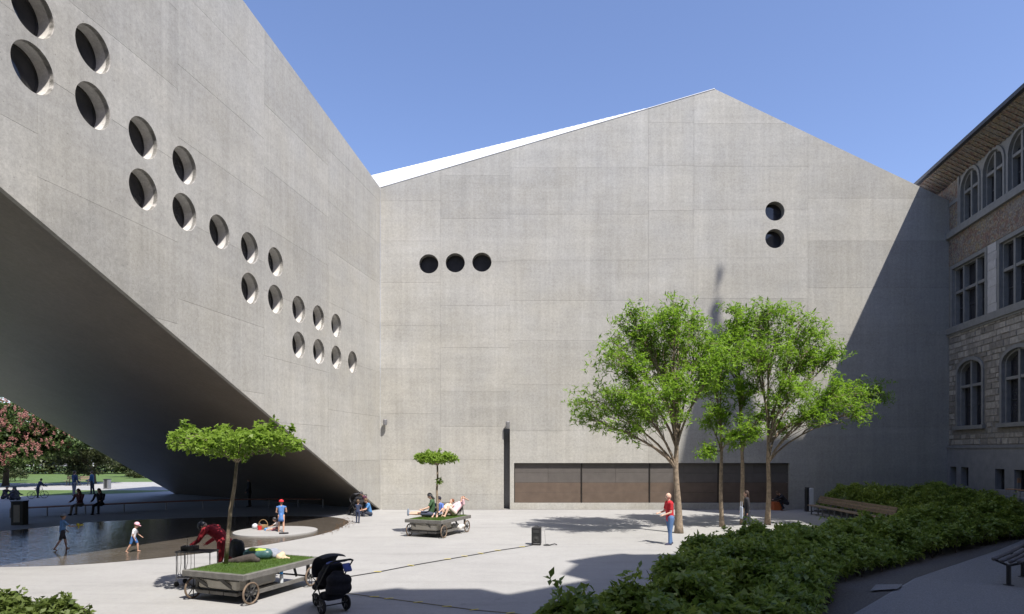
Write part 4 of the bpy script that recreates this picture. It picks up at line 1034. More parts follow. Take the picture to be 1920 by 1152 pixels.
person('person in navy jacket standing on the park path, left of a pair', G(139, 930), AWAY - .4, 1.78, (.03, .06, .13), (.17, .17, .20), dict(sh=(10, 6), el=(40, 30)), G8, sleeve='long', hair=(.06, .04, .03), eyes=False)
person('person with blue jacket and dark trousers on the park path, right of a pair', G(173, 927), LEFT + .3, 1.74, (.05, .12, .24), (.025, .03, .05), dict(sh=(10, 6), el=(60, 50)), G8, sleeve='long', hair=(.08, .05, .03), eyes=False)
G9 = 'people sitting on the park grass'
for i, (px, py, c, lab) in enumerate([(6, 936, (.03, .03, .035), 'person in black sitting on the grass at the left picture edge'), (22, 938, (.04, .05, .08), 'person in navy sitting on the grass, middle of three'), (34, 938, (.05, .055, .06), 'person in grey sitting on the grass, right of three')]):
    person(lab, G(px, py), [RIGHT, AWAY, LEFT][i], 1.68, c, (.03, .035, .05), dict(lean=22, hip=(110, 100), knee=(110, 100), sh=(50, 45), el=(30, 30)), G9, sit=.12, hair=(.05, .03, .02), hair_len=.1 if i else 0, sleeve='long', eyes=False)
person('cyclist in dark blue standing over the bicycle on the grass', G(66, 934) + Vector((0, .25, 0)), RIGHT + 1.0, 1.35, (.03, .04, .09), (.03, .03, .05), dict(lean=20, sh=(40, 40), el=(15, 15), leg_ab=(9, 9)), None, sleeve='long', eyes=False)
person('person crouching by the orange box at the end of the bronze shutters', (14.55, 33.9, 0), LEFT, 1.7, (.02, .02, .024), (.018, .018, .02), dict(lean=40, hip=(105, 95), knee=(130, 120), sh=(60, 50), el=(20, 20), head=10), None, sleeve='long', hair=(.10, .10, .11), eyes=False)

# ================================================================== CARTS
M_CANVAS = simple('cream_canvas', (.60, .56, .48), .9, .16, 5, bmp=.5)
M_RIMW = simple('rusty_wheel_rim', (.165, .12, .085), .75, .35, 10)
M_CARTG = simple('cart_grey_timber', (.135, .13, .12), .75, .25, 8, bmp=.3, per_object=.1)
def wheel(parent, c, r, w=.045, axis=(0, 1, 0), name='wheel', rim=M_RIMW, hub=M_STEELD, spokes=8, thick=.022, at=True):
    """spoked wheel: the rim is the part, tyre hub and spokes are its pieces"""
    x, y, d = frame_of(axis); n = 28
    ring = [Vector(c) + (x * math.cos(2 * math.pi * i / n) + y * math.sin(2 * math.pi * i / n)) * (r - thick) for i in range(n)]
    o = MB().tube(ring, thick, 8, closed=True).build(name, rim, parent, True)
    h = MB().lathe([(.035, -w), (.045, -w * .5), (.045, w * .5), (.035, w)], c, 12, axis).build('hub', hub, o)
    for i in range(spokes):
        a = 2 * math.pi * i / spokes; v = x * math.cos(a) + y * math.sin(a); MB().tube([Vector(c) + v * .03, Vector(c) + v * (r - thick)], .011, 5).build('spoke', hub, o)
    return o
def cart(label, loc, rz, L=2.45, W=1.66, backrest=False):
    t = empty('grass_cart', loc, rz, label, 'cart', 'wheeled grass carts'); h = DECK; x, y = L / 2, W / 2
    for nm, c, s in (('deck_board', (-x + .05, 0, h - .05), (.10, W, .12)), ('deck_board', (x - .05, 0, h - .05), (.10, W, .12)), ('deck_board', (0, -y + .05, h - .052), (L - .202, .10, .118)), ('deck_board', (0, y - .05, h - .052), (L - .202, .10, .118))):
        MB().box(c, s, bevel=.008).build(nm, M_CARTG, t)
    MB().box((0, 0, h - .07), (L - .21, W - .21, .06)).build('deck_plate', M_CARTG, t)
    tb = MB().box((0, 0, h - .015), (L - .2, W - .2, .05)).build('turf', M_TURF, t)
    n = 9000; pts = np.stack([rng.uniform(-x + .11, x - .11, n), rng.uniform(-y + .11, y - .11, n), np.full(n, h + .005)], 1)
    D = unit(n) * .5; D[:, 2] = 1; o = link('grass', leaf_mesh('grass', pts, D, unit(n), rng.uniform(.02, .05, n), np.full(n, .007)), leaf('grass_blade', (.06, .12, .018), (.13, .20, .035), .3) if 'grass_blade' not in MATS else MATS['grass_blade'], tb); o['kind'] = 'stuff'
    for sx in (-1, 1):
        for sy in (-1, 1):
            MB().box((sx * (x - .28), sy * (y - .14), (h - .11 + .16) / 2), (.06, .06, h - .27 + .0)).build('post', M_CARTG, t)
            wheel(t, (sx * (x - .26), sy * (y - .045), .235), .235)
    for sy in (-1, 1): MB().beam((-x + .26, sy * (y - .14), .2), (x - .26, sy * (y - .14), .2), .05, .08).build('side_rail', M_CARTG, t)
    for sx in (-1, 1):
        MB().tube([(sx * (x - .26), -y + .02, .235), (sx * (x - .26), y - .02, .235)], .02, 8).build('axle', M_STEELD, t)
        MB().beam((sx * (x - .1), y - .18, h - .11), (sx * (x - .3), y * .3, .22), .04, .06).build('brace', M_CARTG, t)
        MB().beam((sx * (x - .1), -y * .1, h - .11), (sx * (x - .3), -y * .45, .22), .04, .06).build('brace', M_CARTG, t)
    # planter tub hung below the deck: canvas sack over a plank bottom
    tub = MB().box((-.42, .08, .39), (1.15, 1.12, .30), bevel=.05).build('planter_sack', M_CANVAS, t)
    MB().tube([(-.42 - .58, -.5, .46), (-.42 - .59, .1, .44), (-.42 - .58, .64, .47)], .012, 6).build('rope', M_WOOD_G, tub)
    for k in range(3): MB().box((-.42, .08 + (k - 1) * .38, .185), (1.22, .36, .07), bevel=.008).build('tub_plank', M_WOOD_G, t)
    if backrest:
        b = Vector((x - .5, -.05, h + .02)); c = Vector((x - .12, -.05, h + .48))
        bb = MB().beam(b + Vector((0, 0, 0)), c, W * .62, .05).build('backrest', M_CARTG, t)
        for s in (-1, 1): MB().beam(c + Vector((0, s * .4, -.04)), Vector((x - .04, s * .4 - .05, h)), .03, .03).build('backrest_strut', M_STEELD, bb)
    return t
rz1 = math.atan2(2.29, .88)
CA = Vector((-5.77, 14.38, 0)); cart1 = cart('grass topped wheeled cart with flat topped tree, beside the pushchair', CA, rz1)
rz2 = math.atan2(.93, .40); CB = Vector((-2.78, 24.35, 0)); cart2 = cart('grass topped wheeled cart with raised backrest, carrying sunbathers', CB, rz2, 2.35, 1.55, True)
def on_cart(C, rz, x, y, z=DECK + .02): return C + Matrix.Rotation(rz, 3, 'Z') @ Vector((x, y, z))
# sunbathers on the far cart
G10 = 'sunbathers on the far cart'
person('woman in pink top reclining on the backrest with arm over her head', on_cart(CB, rz2, .50, -.35), rz2 + math.pi - .42, 1.66, (.74, .50, .55), (.60, .50, .46), dict(lean=-46, hip=(128, 118), knee=(100, 96), sh=(168, 60), el=(125, 30), head=20), G10, sit=.13, legs='shorts', shoes=None, hair=(.16, .05, .02), hair_len=.1, skin=1)
person('woman with light brown hair lying behind the reclining woman in pink', on_cart(CB, rz2, .55, .25), rz2 + math.pi - .42, 1.66, (.60, .48, .40), (.05, .05, .06), dict(lean=-62, hip=(112, 105), knee=(70, 60), sh=(10, 20), el=(20, 30), head=30), G10, sit=.13, legs='shorts', shoes=None, hair=(.16, .085, .04), skin=1)
person('boy in blue shirt and dark cap sitting up behind the cart tree', on_cart(CB, rz2, .12, .05), NEAR - .4, 1.3, (.10, .18, .50), (.40, .42, .5), dict(lean=4, hip=(88, 86), knee=(60, 50), sh=(30, 20), el=(40, 40)), G10, sit=.12, legs='shorts', shoes=None, hat=(.02, .02, .035), head_k=6, skin=1)
person('person in dark green top lying on the cart with legs stretched to the left', on_cart(CB, rz2, -.18, .25), LEFT + .12, 1.72, (.045, .10, .045), (.06, .07, .11), dict(lean=-14, bend=16, head=34, hip=(92, 96), knee=(2, 8), sh=(35, 30), el=(40, 30)), G10, sit=.12, legs='shorts', shoes=(.20, .24, .30), hair=(.05, .03, .02), hair_len=.12, skin=1)
ck = MB()
for i in range(7): caps(ck, (random.uniform(-.3, .3), random.uniform(-.15, .15), .1 + random.uniform(0, .1)), (random.uniform(-.35, .35), random.uniform(-.15, .15), .12 + random.uniform(0, .1)), .09, .07)
o = remeshed('white_cloth_bundle', ck, .02, simple('white_cloth', (.70, .68, .64), .9, .1, 8, bmp=.4), None); o.location = on_cart(CB, rz2, .35, -.58, .12); tag(o, 'white cloth bundle stowed on the rail under the far cart', 'cloth')
# bags on the near cart
def heap(name, label, cat, loc, blobs, m, voxel=.02, rz=0.0, extra=None):
    k = MB()
    for a, b, ra, rb in blobs: caps(k, a, b, ra, rb)
    o = remeshed(name, k, voxel, m, None, 3); o.location = loc; o.rotation_euler = (0, 0, rz); tag(o, label, cat)
    if extra: extra(o)
    return o
bp = heap('backpack', 'black backpack leaning behind the cart tree trunk', 'backpack', G(432, 1051, DECK), [((0, 0, .15), (0, 0, .36), .15, .11), ((.1, .0, .13), (.1, 0, .33), .14, .11), ((.05, -.1, .12), (.05, -.1, .26), .10, .08)], simple('charcoal_bag', (.035, .036, .04), .85, .3, 14, bmp=.5))
bp.location.y += .25
MB().tube([(.02, -.14, .36), (.05, -.2, .44), (.09, -.14, .36)], .012, 6).build('strap', M_BLACK, bp)
heap('jacket', 'dark brown jacket crumpled on the grass beside the tree trunk', 'jacket', G(448, 1056, DECK), [((-.22, 0, .04), (.05, .02, .07), .05, .09), ((0, 0, .06), (.28, .05, .10), .09, .10), ((.2, .05, .08), (.42, .02, .06), .09, .06), ((.05, .1, .08), (.25, .14, .12), .08, .08)], simple('brown_jacket', (.055, .045, .04), .9, .3, 15, bmp=.6))
tb_ = heap('duffel_bag', 'glossy teal duffel bag with lime green top on the near cart', 'bag', G(484, 1050, DECK), [((-.2, 0, .13), (.2, 0, .13), .14, .13), ((-.15, .05, .17), (.2, .05, .16), .12, .10)], simple('teal_bag', (.05, .115, .12), .35, .35, 9, bmp=.3), rz=.1)
lt = MB()
for i in range(6): pass
caps(lt, (-.13, -.03, .225), (.17, -.03, .205), .075, .055); remeshed('bag_flap', lt, .016, simple('lime_flap', (.36, .52, .06), .5, .15, 10), tb_, 3)
heap('sleeping_roll', 'pale grey and dark rolled blanket at the end of the teal bag', 'blanket', G(506, 1047, DECK), [((0, -.06, .11), (.06, .12, .12), .12, .11), ((.12, -.05, .09), (.16, .1, .10), .09, .09)], simple('pale_blanket', (.28, .30, .36), .8, .3, 8, bmp=.5))
heap('straw_hat', 'cream straw sun hat lying on the cart grass', 'hat', G(526, 1048, DECK), [((-.1, 0, .02), (.12, .02, .02), .03, .03), ((0, 0, .04), (.03, .02, .09), .11, .08), ((.12, .02, .02), (.22, -.05, .02), .035, .03)], simple('straw', (.60, .48, .33), .8, .15, 20, bmp=.3))
bt = MB(); bt.lathe([(.036, 0), (.04, .02), (.04, .17), (.02, .205), (.018, .21)], (0, 0, 0), 14); o = bt.build('water_bottle', simple('clear_bottle', (.55, .58, .6), .15, .05, 8)); o.location = on_cart(CA, rz1, .05, -.69, .245); MB().lathe([(.034, .2), (.036, .21), (.036, .25), (.03, .26)], (0, 0, 0), 14).build('cap', simple('blue_cap', (.03, .32, .75), .4, .05, 9), o); tag(o, 'small bottle with bright blue cap on the rail under the near cart', 'bottle')
# equipment trolley in front of the man in red
TL = Vector((-7.43, 15.0, 0)); t = empty('equipment_trolley', TL, -.05, 'thin metal trolley with audio gear at the corner of the near cart', 'trolley')
MB().box((0, .1, .81), (.86, .42, .03), bevel=.005).build('table_top', M_STEELD, t)
for sx, sy in ((-.4, -.08), (.4, -.08), (-.4, .28), (.4, .28)): MB().tube([(sx, sy, .07), (sx, sy, .8)], .013, 8).build('leg', M_STEELG, t)
MB().box((0, .1, .2), (.82, .38, .02)).build('lower_shelf', M_STEELG, t)
for sx, sy in ((-.4, -.08), (.4, -.08), (-.4, .28), (.4, .28)): MB().lathe([(.05, -.018), (.06, -.01), (.06, .01), (.05, .018)], (sx, sy, .06), 14, (0, 1, 0)).build('castor', M_RUBBER, t)
cb = MB()
for k in range(6):
    x0_ = -.36 + k * .08; cb.tube([(x0_, -.1, .8), (x0_ + .02, -.13, .6 - .05 * (k % 3)), (x0_ + random.uniform(-.05, .05), -.12, .35), (x0_ + .03, -.1, .23)], .006, 5)
cb.build('cable', M_CABLE, t)['kind'] = 'stuff'
mx = MB(); mx.box((0, 0, .05), (.34, .22, .1), bevel=.01); o = mx.build('audio_mixer', M_BLACK); o.location = TL + Vector((-.18, .12, .828)); o.rotation_euler = (.0, 0, -.05)
for k in range(5): MB().lathe([(.012, .1), (.012, .125)], (-.12 + k * .06, -.04, 0), 8).build('knob', M_STEELG, o)
tag(o, 'black audio mixer on the equipment trolley', 'audio mixer')
for k in range(2):
    an = MB().tube([(0, 0, 0), (.01, 0, .14)], [.006, .004], 5).ball((.01, 0, .14), .009, 6, 5); o2 = an.build('antenna', M_BLACK, o); o2.location = (-.12 + k * .22, .09, .1)

# ================================================================== PUSHCHAIRS
def pushchair(label, loc, rz, s=1.0, pocket=True, group='pushchairs'):
    t = empty('pushchair', loc, rz, label, 'pushchair', group); t.scale = (s, s, s)
    def w(c, r, th): 
        x, y, d = frame_of((0, 1, 0)); n = 24; ring = [Vector(c) + (x * math.cos(2 * math.pi * i / n) + y * math.sin(2 * math.pi * i / n)) * (r - th) for i in range(n)]
        o = MB().tube(ring, th, 8, closed=True).build('wheel', M_RUBBER, t, True); MB().lathe([(r - th * 1.8, -.012), (r - th * 1.5, 0), (r - th * 1.8, .012)], c, 20, (0, 1, 0)).build('rim', M_BLACK, o)
        for i in range(5):
            a = 2 * math.pi * i / 5; v = x * math.cos(a) + y * math.sin(a); MB().tube([Vector(c) + v * .02 + d * .02, Vector(c) + v * (r - th * 1.6) + d * .02], .012, 5).build('spoke', M_STEELG, o)
    for sy in (-1, 1): w((-.28, sy * .26, .15), .15, .028)
    w((.42, 0, .13), .13, .026)
    f = MB()
    for sy in (-1, 1):
        f.tube([(.42, sy * .05, .13), (.3, sy * .14, .26), (-.05, sy * .23, .46), (-.42, sy * .24, .86), (-.56, sy * .235, 1.0)], .014, 8); f.tube([(-.28, sy * .24, .15), (-.12, sy * .23, .42), (.05, sy * .22, .58)], .013, 8)
    f.tube([(-.28, -.26, .15), (-.28, .26, .15)], .012, 8); f.tube([(-.56, -.235, 1.0), (-.6, -.16, 1.03), (-.6, .16, 1.03), (-.56, .235, 1.0)], .02, 8); f.tube([(.42, -.05, .13), (.42, .05, .13)], .012, 6)
    f.build('frame', M_BLACK, t, True)
    b = MB(); caps(b, (.05, -.12, .5), (.05, .12, .5), .11, .11); caps(b, (-.12, -.13, .62), (-.12, .13, .62), .13, .13); caps(b, (-.24, -.12, .84), (-.24, .12, .84), .10, .10); caps(b, (.26, -.1, .42), (.26, .1, .42), .07, .07); caps(b, (-.18, -.14, .72), (-.18, .14, .72), .12, .12)
    remeshed('seat', b, .018, M_CLOTHB, t)
    c = MB(); n = 12; vs = []; fs = []
    for i in range(n + 1):
        a = R(-35 + 150 * i / n)
        for j in range(7): q = (j - 3) / 3; vs.append(Vector((-.16 + .36 * math.sin(R(-50)) * 0 + .33 * math.cos(a) * (1 - .12 * q * q), .25 * q, .80 + .31 * math.sin(a) * (1 - .14 * q * q))))
    for i in range(n):
        for j in range(6): fs.append((i * 7 + j, i * 7 + j + 1, (i + 1) * 7 + j + 1, (i + 1) * 7 + j))
    cn = c.add(vs, fs).build('canopy', simple('canopy_fabric', (.035, .036, .042), .9, .2, 18, bmp=.3), t, True); so_ = cn.modifiers.new('t', 'SOLIDIFY'); so_.thickness = .012
    k = MB(); caps(k, (-.28, -.12, .34), (-.28, .12, .34), .11, .11); caps(k, (-.1, -.13, .30), (-.1, .13, .30), .09, .09); remeshed('basket', k, .018, M_CLOTHB, t)
    k = MB(); caps(k, (-.46, -.14, .62), (-.47, .14, .66), .12, .12); caps(k, (-.46, -.13, .48), (-.46, .15, .50), .13, .12); caps(k, (-.44, -.05, .74), (-.45, .09, .76), .07, .07); remeshed('hanging_bag', k, .018, M_CLOTHB, t)
    if pocket:
        MB().box((-.47, -.17, .86), (.05, .16, .17), rot=(0, .55, 0), bevel=.015).build('pocket', simple('blue_fabric', (.10, .14, .42), .8, .15, 14, bmp=.3), t)
        MB().box((-.40, .0, .98), (.14, .4, .03), rot=(0, .3, 0), bevel=.01).build('blue_panel', MATS['blue_fabric'], t)
    return t
pushchair('black pushchair with blue pocket standing at the corner of the near cart', (-3.7, 12.78, 0), math.atan2(.75, -.75), 1.03)
pushchair('dark pushchair of the family at the foot of the bridge', G(667, 968) + Vector((-.1, .3, 0)), 2.6, 1.0, False)

# ================================================================== STREET FURNITURE AND SMALL THINGS
# loudspeaker and cable
t = empty('loudspeaker', G(1006, 1022), -.15, 'black box loudspeaker standing alone on the sunlit paving', 'loudspeaker')
MB().box((0, 0, .31), (.31, .30, .58), bevel=.02).build('cabinet', M_BLACK, t); MB().lathe([(.11, 0), (.115, -.012), (.09, -.012), (.02, .02)], (0, -.152, .22), 20, (0, -1, 0)).build('woofer', simple('speaker_cone', (.03, .03, .03), .8, .1, 9), t)
MB().box((0, -.152, .46), (.2, .012, .09), bevel=.004).build('horn', M_STEELD, t); MB().box((.02, -.153, .06), (.22, .006, .02)).build('badge', M_STEELG, t); MB().tube([(-.06, 0, .6), (-.05, 0, .64), (.05, 0, .64), (.06, 0, .6)], .01, 6).build('handle', M_BLACK, t)
for sx in (-.12, .12): MB().box((sx, 0, .01), (.05, .25, .02)).build('foot', M_RUBBER, t)
t = empty('microphone_base', G(1026, 1023), 0, 'low black stand base with thin rod beside the loudspeaker', 'stand')
MB().lathe([(.13, 0), (.13, .02), (.05, .04), (.015, .05)], (0, 0, 0), 16).build('base', M_STEELD, t); MB().tube([(-.05, 0, .03), (-.09, 0, .5)], .006, 6).build('rod', M_STEELG, t); MB().tube([(.1, 0, .02), (.25, .02, .05), (.33, .05, .02)], .02, 6).build('coiled_lead', M_CABLE, t)
cab = [G(x, y) for x, y in ((640, 1083), (655, 1082.5), (708, 1074), (770, 1062), (839, 1050), (900, 1039.5), (933, 1033.5), (979, 1026.8), (1000, 1023))]
o = MB().tube([p + Vector((0, 0, .016)) for p in cab], .012, 6).build('cable', M_CABLE); tag(o, 'black cable running across the sunlit paving to the loudspeaker', 'cable')
cab2 = [G(x, y) for x, y in ((640, 1112), (702, 1120.5), (784, 1131), (889, 1145), (957, 1151), (1000, 1156))]
o = MB().tube([p + Vector((0, 0, .012)) for p in cab2], .007, 6).build('cable', simple('tan_cable', (.17, .14, .06), .7, .1, 9)); tag(o, 'thin tan cable crossing the shaded paving in the foreground', 'cable')
tm = MB().box((0, 0, 0), (.2, .04, .004)).mesh('tape_strip')
ORD = ['first', 'second', 'third', 'fourth', 'fifth', 'sixth', 'seventh']
def tape(px, py, ang, lab, g):
    o = link('tape_strip', tm, M_YELLOW); o.location = G(px, py) + Vector((0, 0, .03 if 'sunlit' in lab else .022)); o.rotation_euler = (0, 0, ang); tag(o, lab, 'tape', g)
for n_, (px, py) in enumerate(((708, 1074), (770, 1062), (839, 1050), (871, 1044.5), (901, 1039.2), (933, 1033.5), (979, 1026.8))):
    tape(px, py, random.uniform(-.5, .3), ORD[6 - n_] + ' yellow tape strip on the sunlit black cable, counted from the loudspeaker', 'tape strips on the black cable')
for n_, (px, py) in enumerate(((702, 1120.5), (729, 1124), (784, 1131), (838, 1139), (889, 1145.3), (957, 1151.2))):
    tape(px, py, random.uniform(.1, .6), ORD[n_] + ' yellow tape strip on the thin shaded cable, counted from the pushchair', 'tape strips on the tan cable')
# wall lamps
def wall_lamp(label, px, py, h):
    p = P(px, py, WALL_Y - .22); t = empty('wall_lamp', p, 0, label, 'lamp', 'lamps on the concrete wall')
    MB().tube([(0, .215, .02), (0, .05, .02)], .022, 8).build('bracket', M_STEELG, t); MB().lathe([(.09, -h / 2), (.11, -h / 2 + .03), (.11, h / 2 - .04), (.07, h / 2)], (0, 0, 0), 16).build('housing', M_STEELG, t); MB().box((0, .212, .02), (.14, .016, .2)).build('wall_plate', M_STEELD, t)
wall_lamp('small grey lamp on the wall at the inner corner', 722, 792, .32)
wall_lamp('small grey lamp above the dark wall niche', 952, 797, .38)
# information pillar by the bench
ip = P(1517, 0, 33.4); t = empty('information_pillar', (ip.x, 33.4, 0), .1, 'narrow pale pillar at the far end of the wooden bench', 'pillar')
MB().box((.07, 0, .62), (.24, .22, 1.2), bevel=.01).build('panel', simple('pale_panel', (.66, .67, .70), .5, .1, 4), t); MB().box((-.125, 0, .60), (.14, .2, 1.15), bevel=.01).build('post', M_STEELD, t); MB().box((-.1, 0, 1.22), (.16, .2, .07), bevel=.01).build('head', M_STEELD, t); MB().box((0, 0, .012), (.42, .3, .024)).build('foot', M_STEELD, t)
t = empty('orange_box', P(1457, 0, 34.1) * 1.0, 0, 'orange crate on the ground near the end of the shutters', 'crate'); t.location.z = 0
mo = simple('orange_plastic', (.52, .13, .04), .5, .12, 6)
for c, s in (((0, -.2, .22), (.5, .02, .42)), ((0, .2, .22), (.5, .02, .42)), ((-.25, 0, .22), (.02, .38, .42)), ((.25, 0, .22), (.02, .38, .42)), ((0, 0, .02), (.48, .38, .03))): MB().box(c, s, bevel=.004).build('side', mo, t)
MB().box((0, 0, .435), (.54, .44, .03), bevel=.008).build('lid', mo, t)
# long wooden bench with back, along the hedge
t = empty('wooden_bench', (15.05, 28.9, 0), 0, 'very long wooden bench with backrest between the hedges', 'bench', None)
for k in range(3): MB().beam((-.18 + k * .15, -3.0, .45), (-.18 + k * .15, 3.15, .45), .135, .04).build('seat_slat', M_WOOD_B, t)
for k in range(3): MB().beam((.27 + .05 * k, -3.3, .62 + k * .115), (.27 + .05 * k, 3.15, .62 + k * .115), .04, .105).build('back_slat', M_WOOD_B, t)
for k in range(6):
    y = -2.75 + k * 1.14; m = MB(); m.beam((-.15, y, 0), (-.15, y, .43), .05, .05); m.beam((.18, y, 0), (.18, y, .43), .05, .05); m.beam((-.2, y, .415), (.2, y, .415), .03, .05); m.beam((.2, y, .40), (.40, y, .88), .04, .04); m.build('support', M_STEELG, t)
# curved metal bench on the footpath
t = empty('path_bench', (12.75, 15.55, 0), 0, 'curved dark slatted bench on posts beside the footpath', 'bench')
arc = lambda u, o_: Vector((11.15 + u * 3.1 + .10 * u * u + o_ * .62, 14.95 + u * 2.6 + .35 * u * u - o_ * .78, 0)) - Vector((12.4, 15.6, 0))
for k in range(4):
    o_ = -.24 + k * .16; z = .60 + (.02 if k in (0, 3) else 0)
    MB().tube([arc(u / 8, o_) + Vector((0, 0, z)) for u in range(9)], .045, 8).build('slat', simple('bench_bar', (.13, .125, .13), .45, .2, 8), t, True)
for u in (.06, .42, .8):
    a = arc(u, 0); m = MB(); m.tube([a, a + Vector((0, 0, .48))], .05, 10); m.tube([arc(u, -.26) + Vector((0, 0, .57)), a + Vector((0, 0, .47)), arc(u, .26) + Vector((0, 0, .57))], .028, 8); m.lathe([(.11, 0), (.11, .018), (.05, .03)], a, 14); m.build('post', M_STEELD, t)
# raised terrace with chairs beside the old building
mb = MB(); mb.prism([(20.75, 24.2), (21.6, 26.1), (22.1, 29.4), (22.65, 29.3), (21.7, 23.9)], 0, 1.12); o = mb.build('terrace', M_PLINTH); o['kind'] = 'structure'
def chair(label, loc, rz):
    t = empty('cafe_chair', loc, rz, label, 'chair', 'chairs on the raised terrace'); wd = simple('chair_wood', (.36, .20, .11), .6, .2, 8)
    MB().box((0, 0, .45), (.42, .42, .03), bevel=.008).build('seat', wd, t); MB().box((-.2, 0, .82), (.025, .42, .2), bevel=.008).build('backrest', wd, t)
    for sx, sy in ((-.19, -.18), (-.19, .18), (.19, -.18), (.19, .18)): MB().tube([(sx, sy, 0), (sx, sy, .44 if sx > 0 else .9)], .012, 6).build('leg', M_STEELG, t)
chair('wooden chair with metal legs on the terrace, left of the pair at the right edge', P(1899, 0, 26.3) * 1 + Vector((.25, .3, 0)), 2.2); 
chair('wooden chair with metal legs on the terrace, cut by the right picture edge', P(1918, 0, 25.6) * 1 + Vector((.25, .25, 0)), 2.6)
for o in [q for q in bpy.data.objects if q.name.startswith('cafe_chair')]: o.location.z = 1.12
# under the bridge: long curved bench, bin
t = empty('pool_bench', (-19, 34, 0), 0, 'long low reddish wooden bench curving behind the pool under the bridge', 'bench')
bp_ = [Vector(q) - Vector((-19, 34)) for q in ((-23.6, 30.1), (-22, 31.5), (-20, 33.0), (-17.6, 34.6), (-15.4, 35.6), (-12.8, 36.2), (-10.6, 35.9))]
def along(pts, k):
    out = []
    for i in range(len(pts) - 1):
        for j in range(k): out.append(pts[i].lerp(pts[i + 1], j / k))
    return out + [pts[-1]]
bc = along(bp_, 3)
for k, off_ in enumerate((-.2, 0.0, .2)):
    mb = MB(); vs = []; fs = []
    for i, p in enumerate(bc):
        d = (bc[min(i + 1, len(bc) - 1)] - bc[max(i - 1, 0)]).normalized(); nn = Vector((-d.y, d.x))
        for dx, z in ((-.09, .43), (.09, .43), (.09, .475), (-.09, .475)): q = p + nn * (off_ + dx); vs.append((q.x, q.y, z))
    n = len(bc)
    for i in range(n - 1):
        for j in range(4): fs.append((i * 4 + j, i * 4 + (j + 1) % 4, (i + 1) * 4 + (j + 1) % 4, (i + 1) * 4 + j))
    fs += [(0, 1, 2, 3), tuple((n - 1) * 4 + j for j in (3, 2, 1, 0))]; mb.add(vs, fs).build('plank', M_WOOD_R, t)
for i in range(0, len(bc), 2):
    p = bc[i]; MB().tube([(p.x, p.y, 0), (p.x, p.y, .43)], .03, 6).build('leg', M_STEELG, t)
def litter_bin(label, loc, w, d, h, body, panel, rz=0, g=None):
    t = empty('litter_bin', loc, rz, label, 'bin', g); MB().box((0, 0, h / 2 - .02), (w, d, h - .04), bevel=.02).build('body', body, t); MB().box((0, 0, h - .02), (w * 1.06, d * 1.06, .05), bevel=.012).build('lid', M_STEELD, t); MB().box((0, -d / 2 - .008, h * .48), (w * .52, .015, h * .72), bevel=.004).build('panel', panel, t); MB().box((0, -d / 2 - .006, h * .9), (w * .6, .012, .07)).build('slot', M_BLACK, t)
litter_bin('dark olive litter bin with pale front panel beside the pool', G(37, 984), .46, .46, 1.02, simple('olive_bin', (.05, .047, .032), .6, .15, 6), simple('bin_panel', (.30, .26, .19), .6, .12, 6), .2, 'litter bins')
litter_bin('grey litter bin standing on the bright park path', G(201, 917), .42, .42, .82, M_STEELG, M_STEELD, 0, 'litter bins')
t = empty('park_bench', G(147, 911), 0, 'slatted bench on the bright park path behind the couple', 'bench')
for k in range(3): MB().box((0, -.15 + k * .15, .45), (2.4, .12, .035)).build('seat_slat', M_WOOD_B, t)
for k in range(2): MB().box((0, .26, .62 + k * .16), (2.4, .03, .12)).build('back_slat', M_WOOD_B, t)
for sx in (-.95, 0, .95): m = MB(); m.beam((sx, -.15, 0), (sx, -.15, .43), .05, .05); m.beam((sx, .2, 0), (sx, .27, .85), .05, .05); m.beam((sx, -.2, .41), (sx, .22, .41), .04, .05); m.build('support', M_STEELD, t)
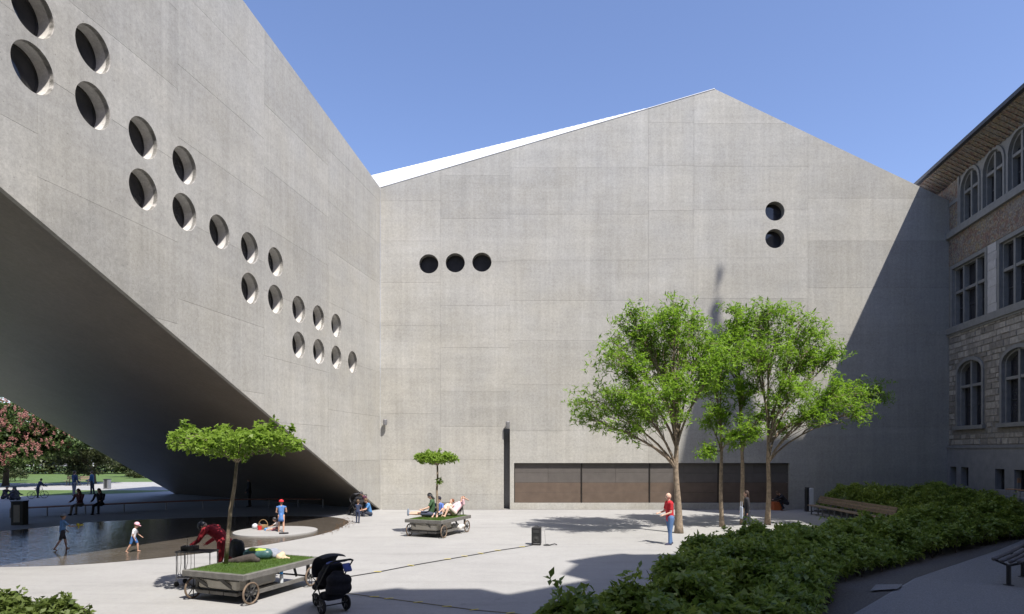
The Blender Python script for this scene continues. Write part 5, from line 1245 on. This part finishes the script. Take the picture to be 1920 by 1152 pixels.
# bicycle (a small one)
t = empty('bicycle', G(71, 935), 1.0, 'dark bicycle standing on the park grass', 'bicycle')
for x in (-.52, .52): wheel(t, (x, 0, .34), .34, .03, (0, 1, 0), 'wheel', M_RUBBER, M_STEELG, 10, .02)
m = MB(); 
for a, b in (((-.52, 0, .34), (-.15, 0, .85)), ((-.52, 0, .34), (-.05, 0, .30)), ((-.05, 0, .30), (-.17, 0, .92)), ((-.05, 0, .30), (.36, 0, .80)), ((-.15, 0, .82), (.36, 0, .86)), ((.52, 0, .34), (.34, 0, .98))): m.tube([a, b], .017, 6)
m.build('frame', M_STEELD, t); MB().box((-.18, 0, .95), (.25, .13, .05), bevel=.02).build('saddle', M_BLACK, t); MB().tube([(.28, -.27, 1.0), (.34, -.1, 1.0), (.34, .1, 1.0), (.28, .27, 1.0)], .014, 6).build('handlebar', M_STEELG, t)
t.scale = (.72, .72, .72)
# toys on the island
def toy(name, label, px, py, mbx, col, cat='toy'):
    o = mbx.build(name, simple('toy_%.2f_%.2f_%.2f' % col, col, .45, .08, 9)); o.location = G(px, py, .05); tag(o, label, cat); return o
toy('toy_ball', 'white and dark ball, leftmost of the things on the pool island', 478, 992, MB().ball((0, 0, .11), .11, 14, 10), (.62, .64, .68))
k = toy('toy_bucket', 'red toy bucket lying on the pool island', 487, 994, MB().lathe([(.07, 0), (.1, .17), (.092, .17), (.06, .02)], (0, 0, .0), 14), (.60, .03, .03)); MB().tube([(-.1, 0, .17), (0, -.02, .27), (.1, 0, .17)], .006, 5).build('handle', M_STEELG, k)
k = toy('wicker_basket', 'round wicker basket with hoop handle on the pool island', 493.5, 993, MB().lathe([(.13, 0), (.18, .1), (.19, .18), (.175, .18), (.12, .02)], (0, 0, 0), 18), (.30, .19, .09), 'basket'); MB().tube([(.18 * math.cos(a), 0, .17 + .22 * math.sin(a)) for a in [i * math.pi / 10 for i in range(11)]], .012, 6).build('handle', simple('wicker', (.32, .21, .10), .8, .2, 20), k)
toy('toy_boat', 'small bright blue toy beside the wicker basket', 499, 995, MB().lathe([(.06, 0), (.08, .06), (.05, .1)], (0, 0, 0), 12), (.06, .30, .70))
toy('toy_shovel', 'pink toy shovel lying on the pool island', 505, 995, MB().tube([(-.12, 0, .02), (.1, 0, .03)], [.015, .012], 6).box((.15, 0, .025), (.12, .09, .02)), (.70, .15, .35))
for q, lab in ((0, 'left'), (1, 'right')):
    s = MB(); caps(s, (-.08, 0, .03), (.08, 0, .03), .035, .03); o = s.build('sandal', M_CLOTHB); o.location = Vector((-8.62 + q * .13, 24.0, .05)); o.rotation_euler = (0, 0, .2 + q * .2); tag(o, 'dark sandal on the near edge of the pool island, %s of the pair' % lab, 'sandal', 'pair of sandals')
# clean helper properties
for o in bpy.data.objects:
    if '_hand' in o: del o['_hand']
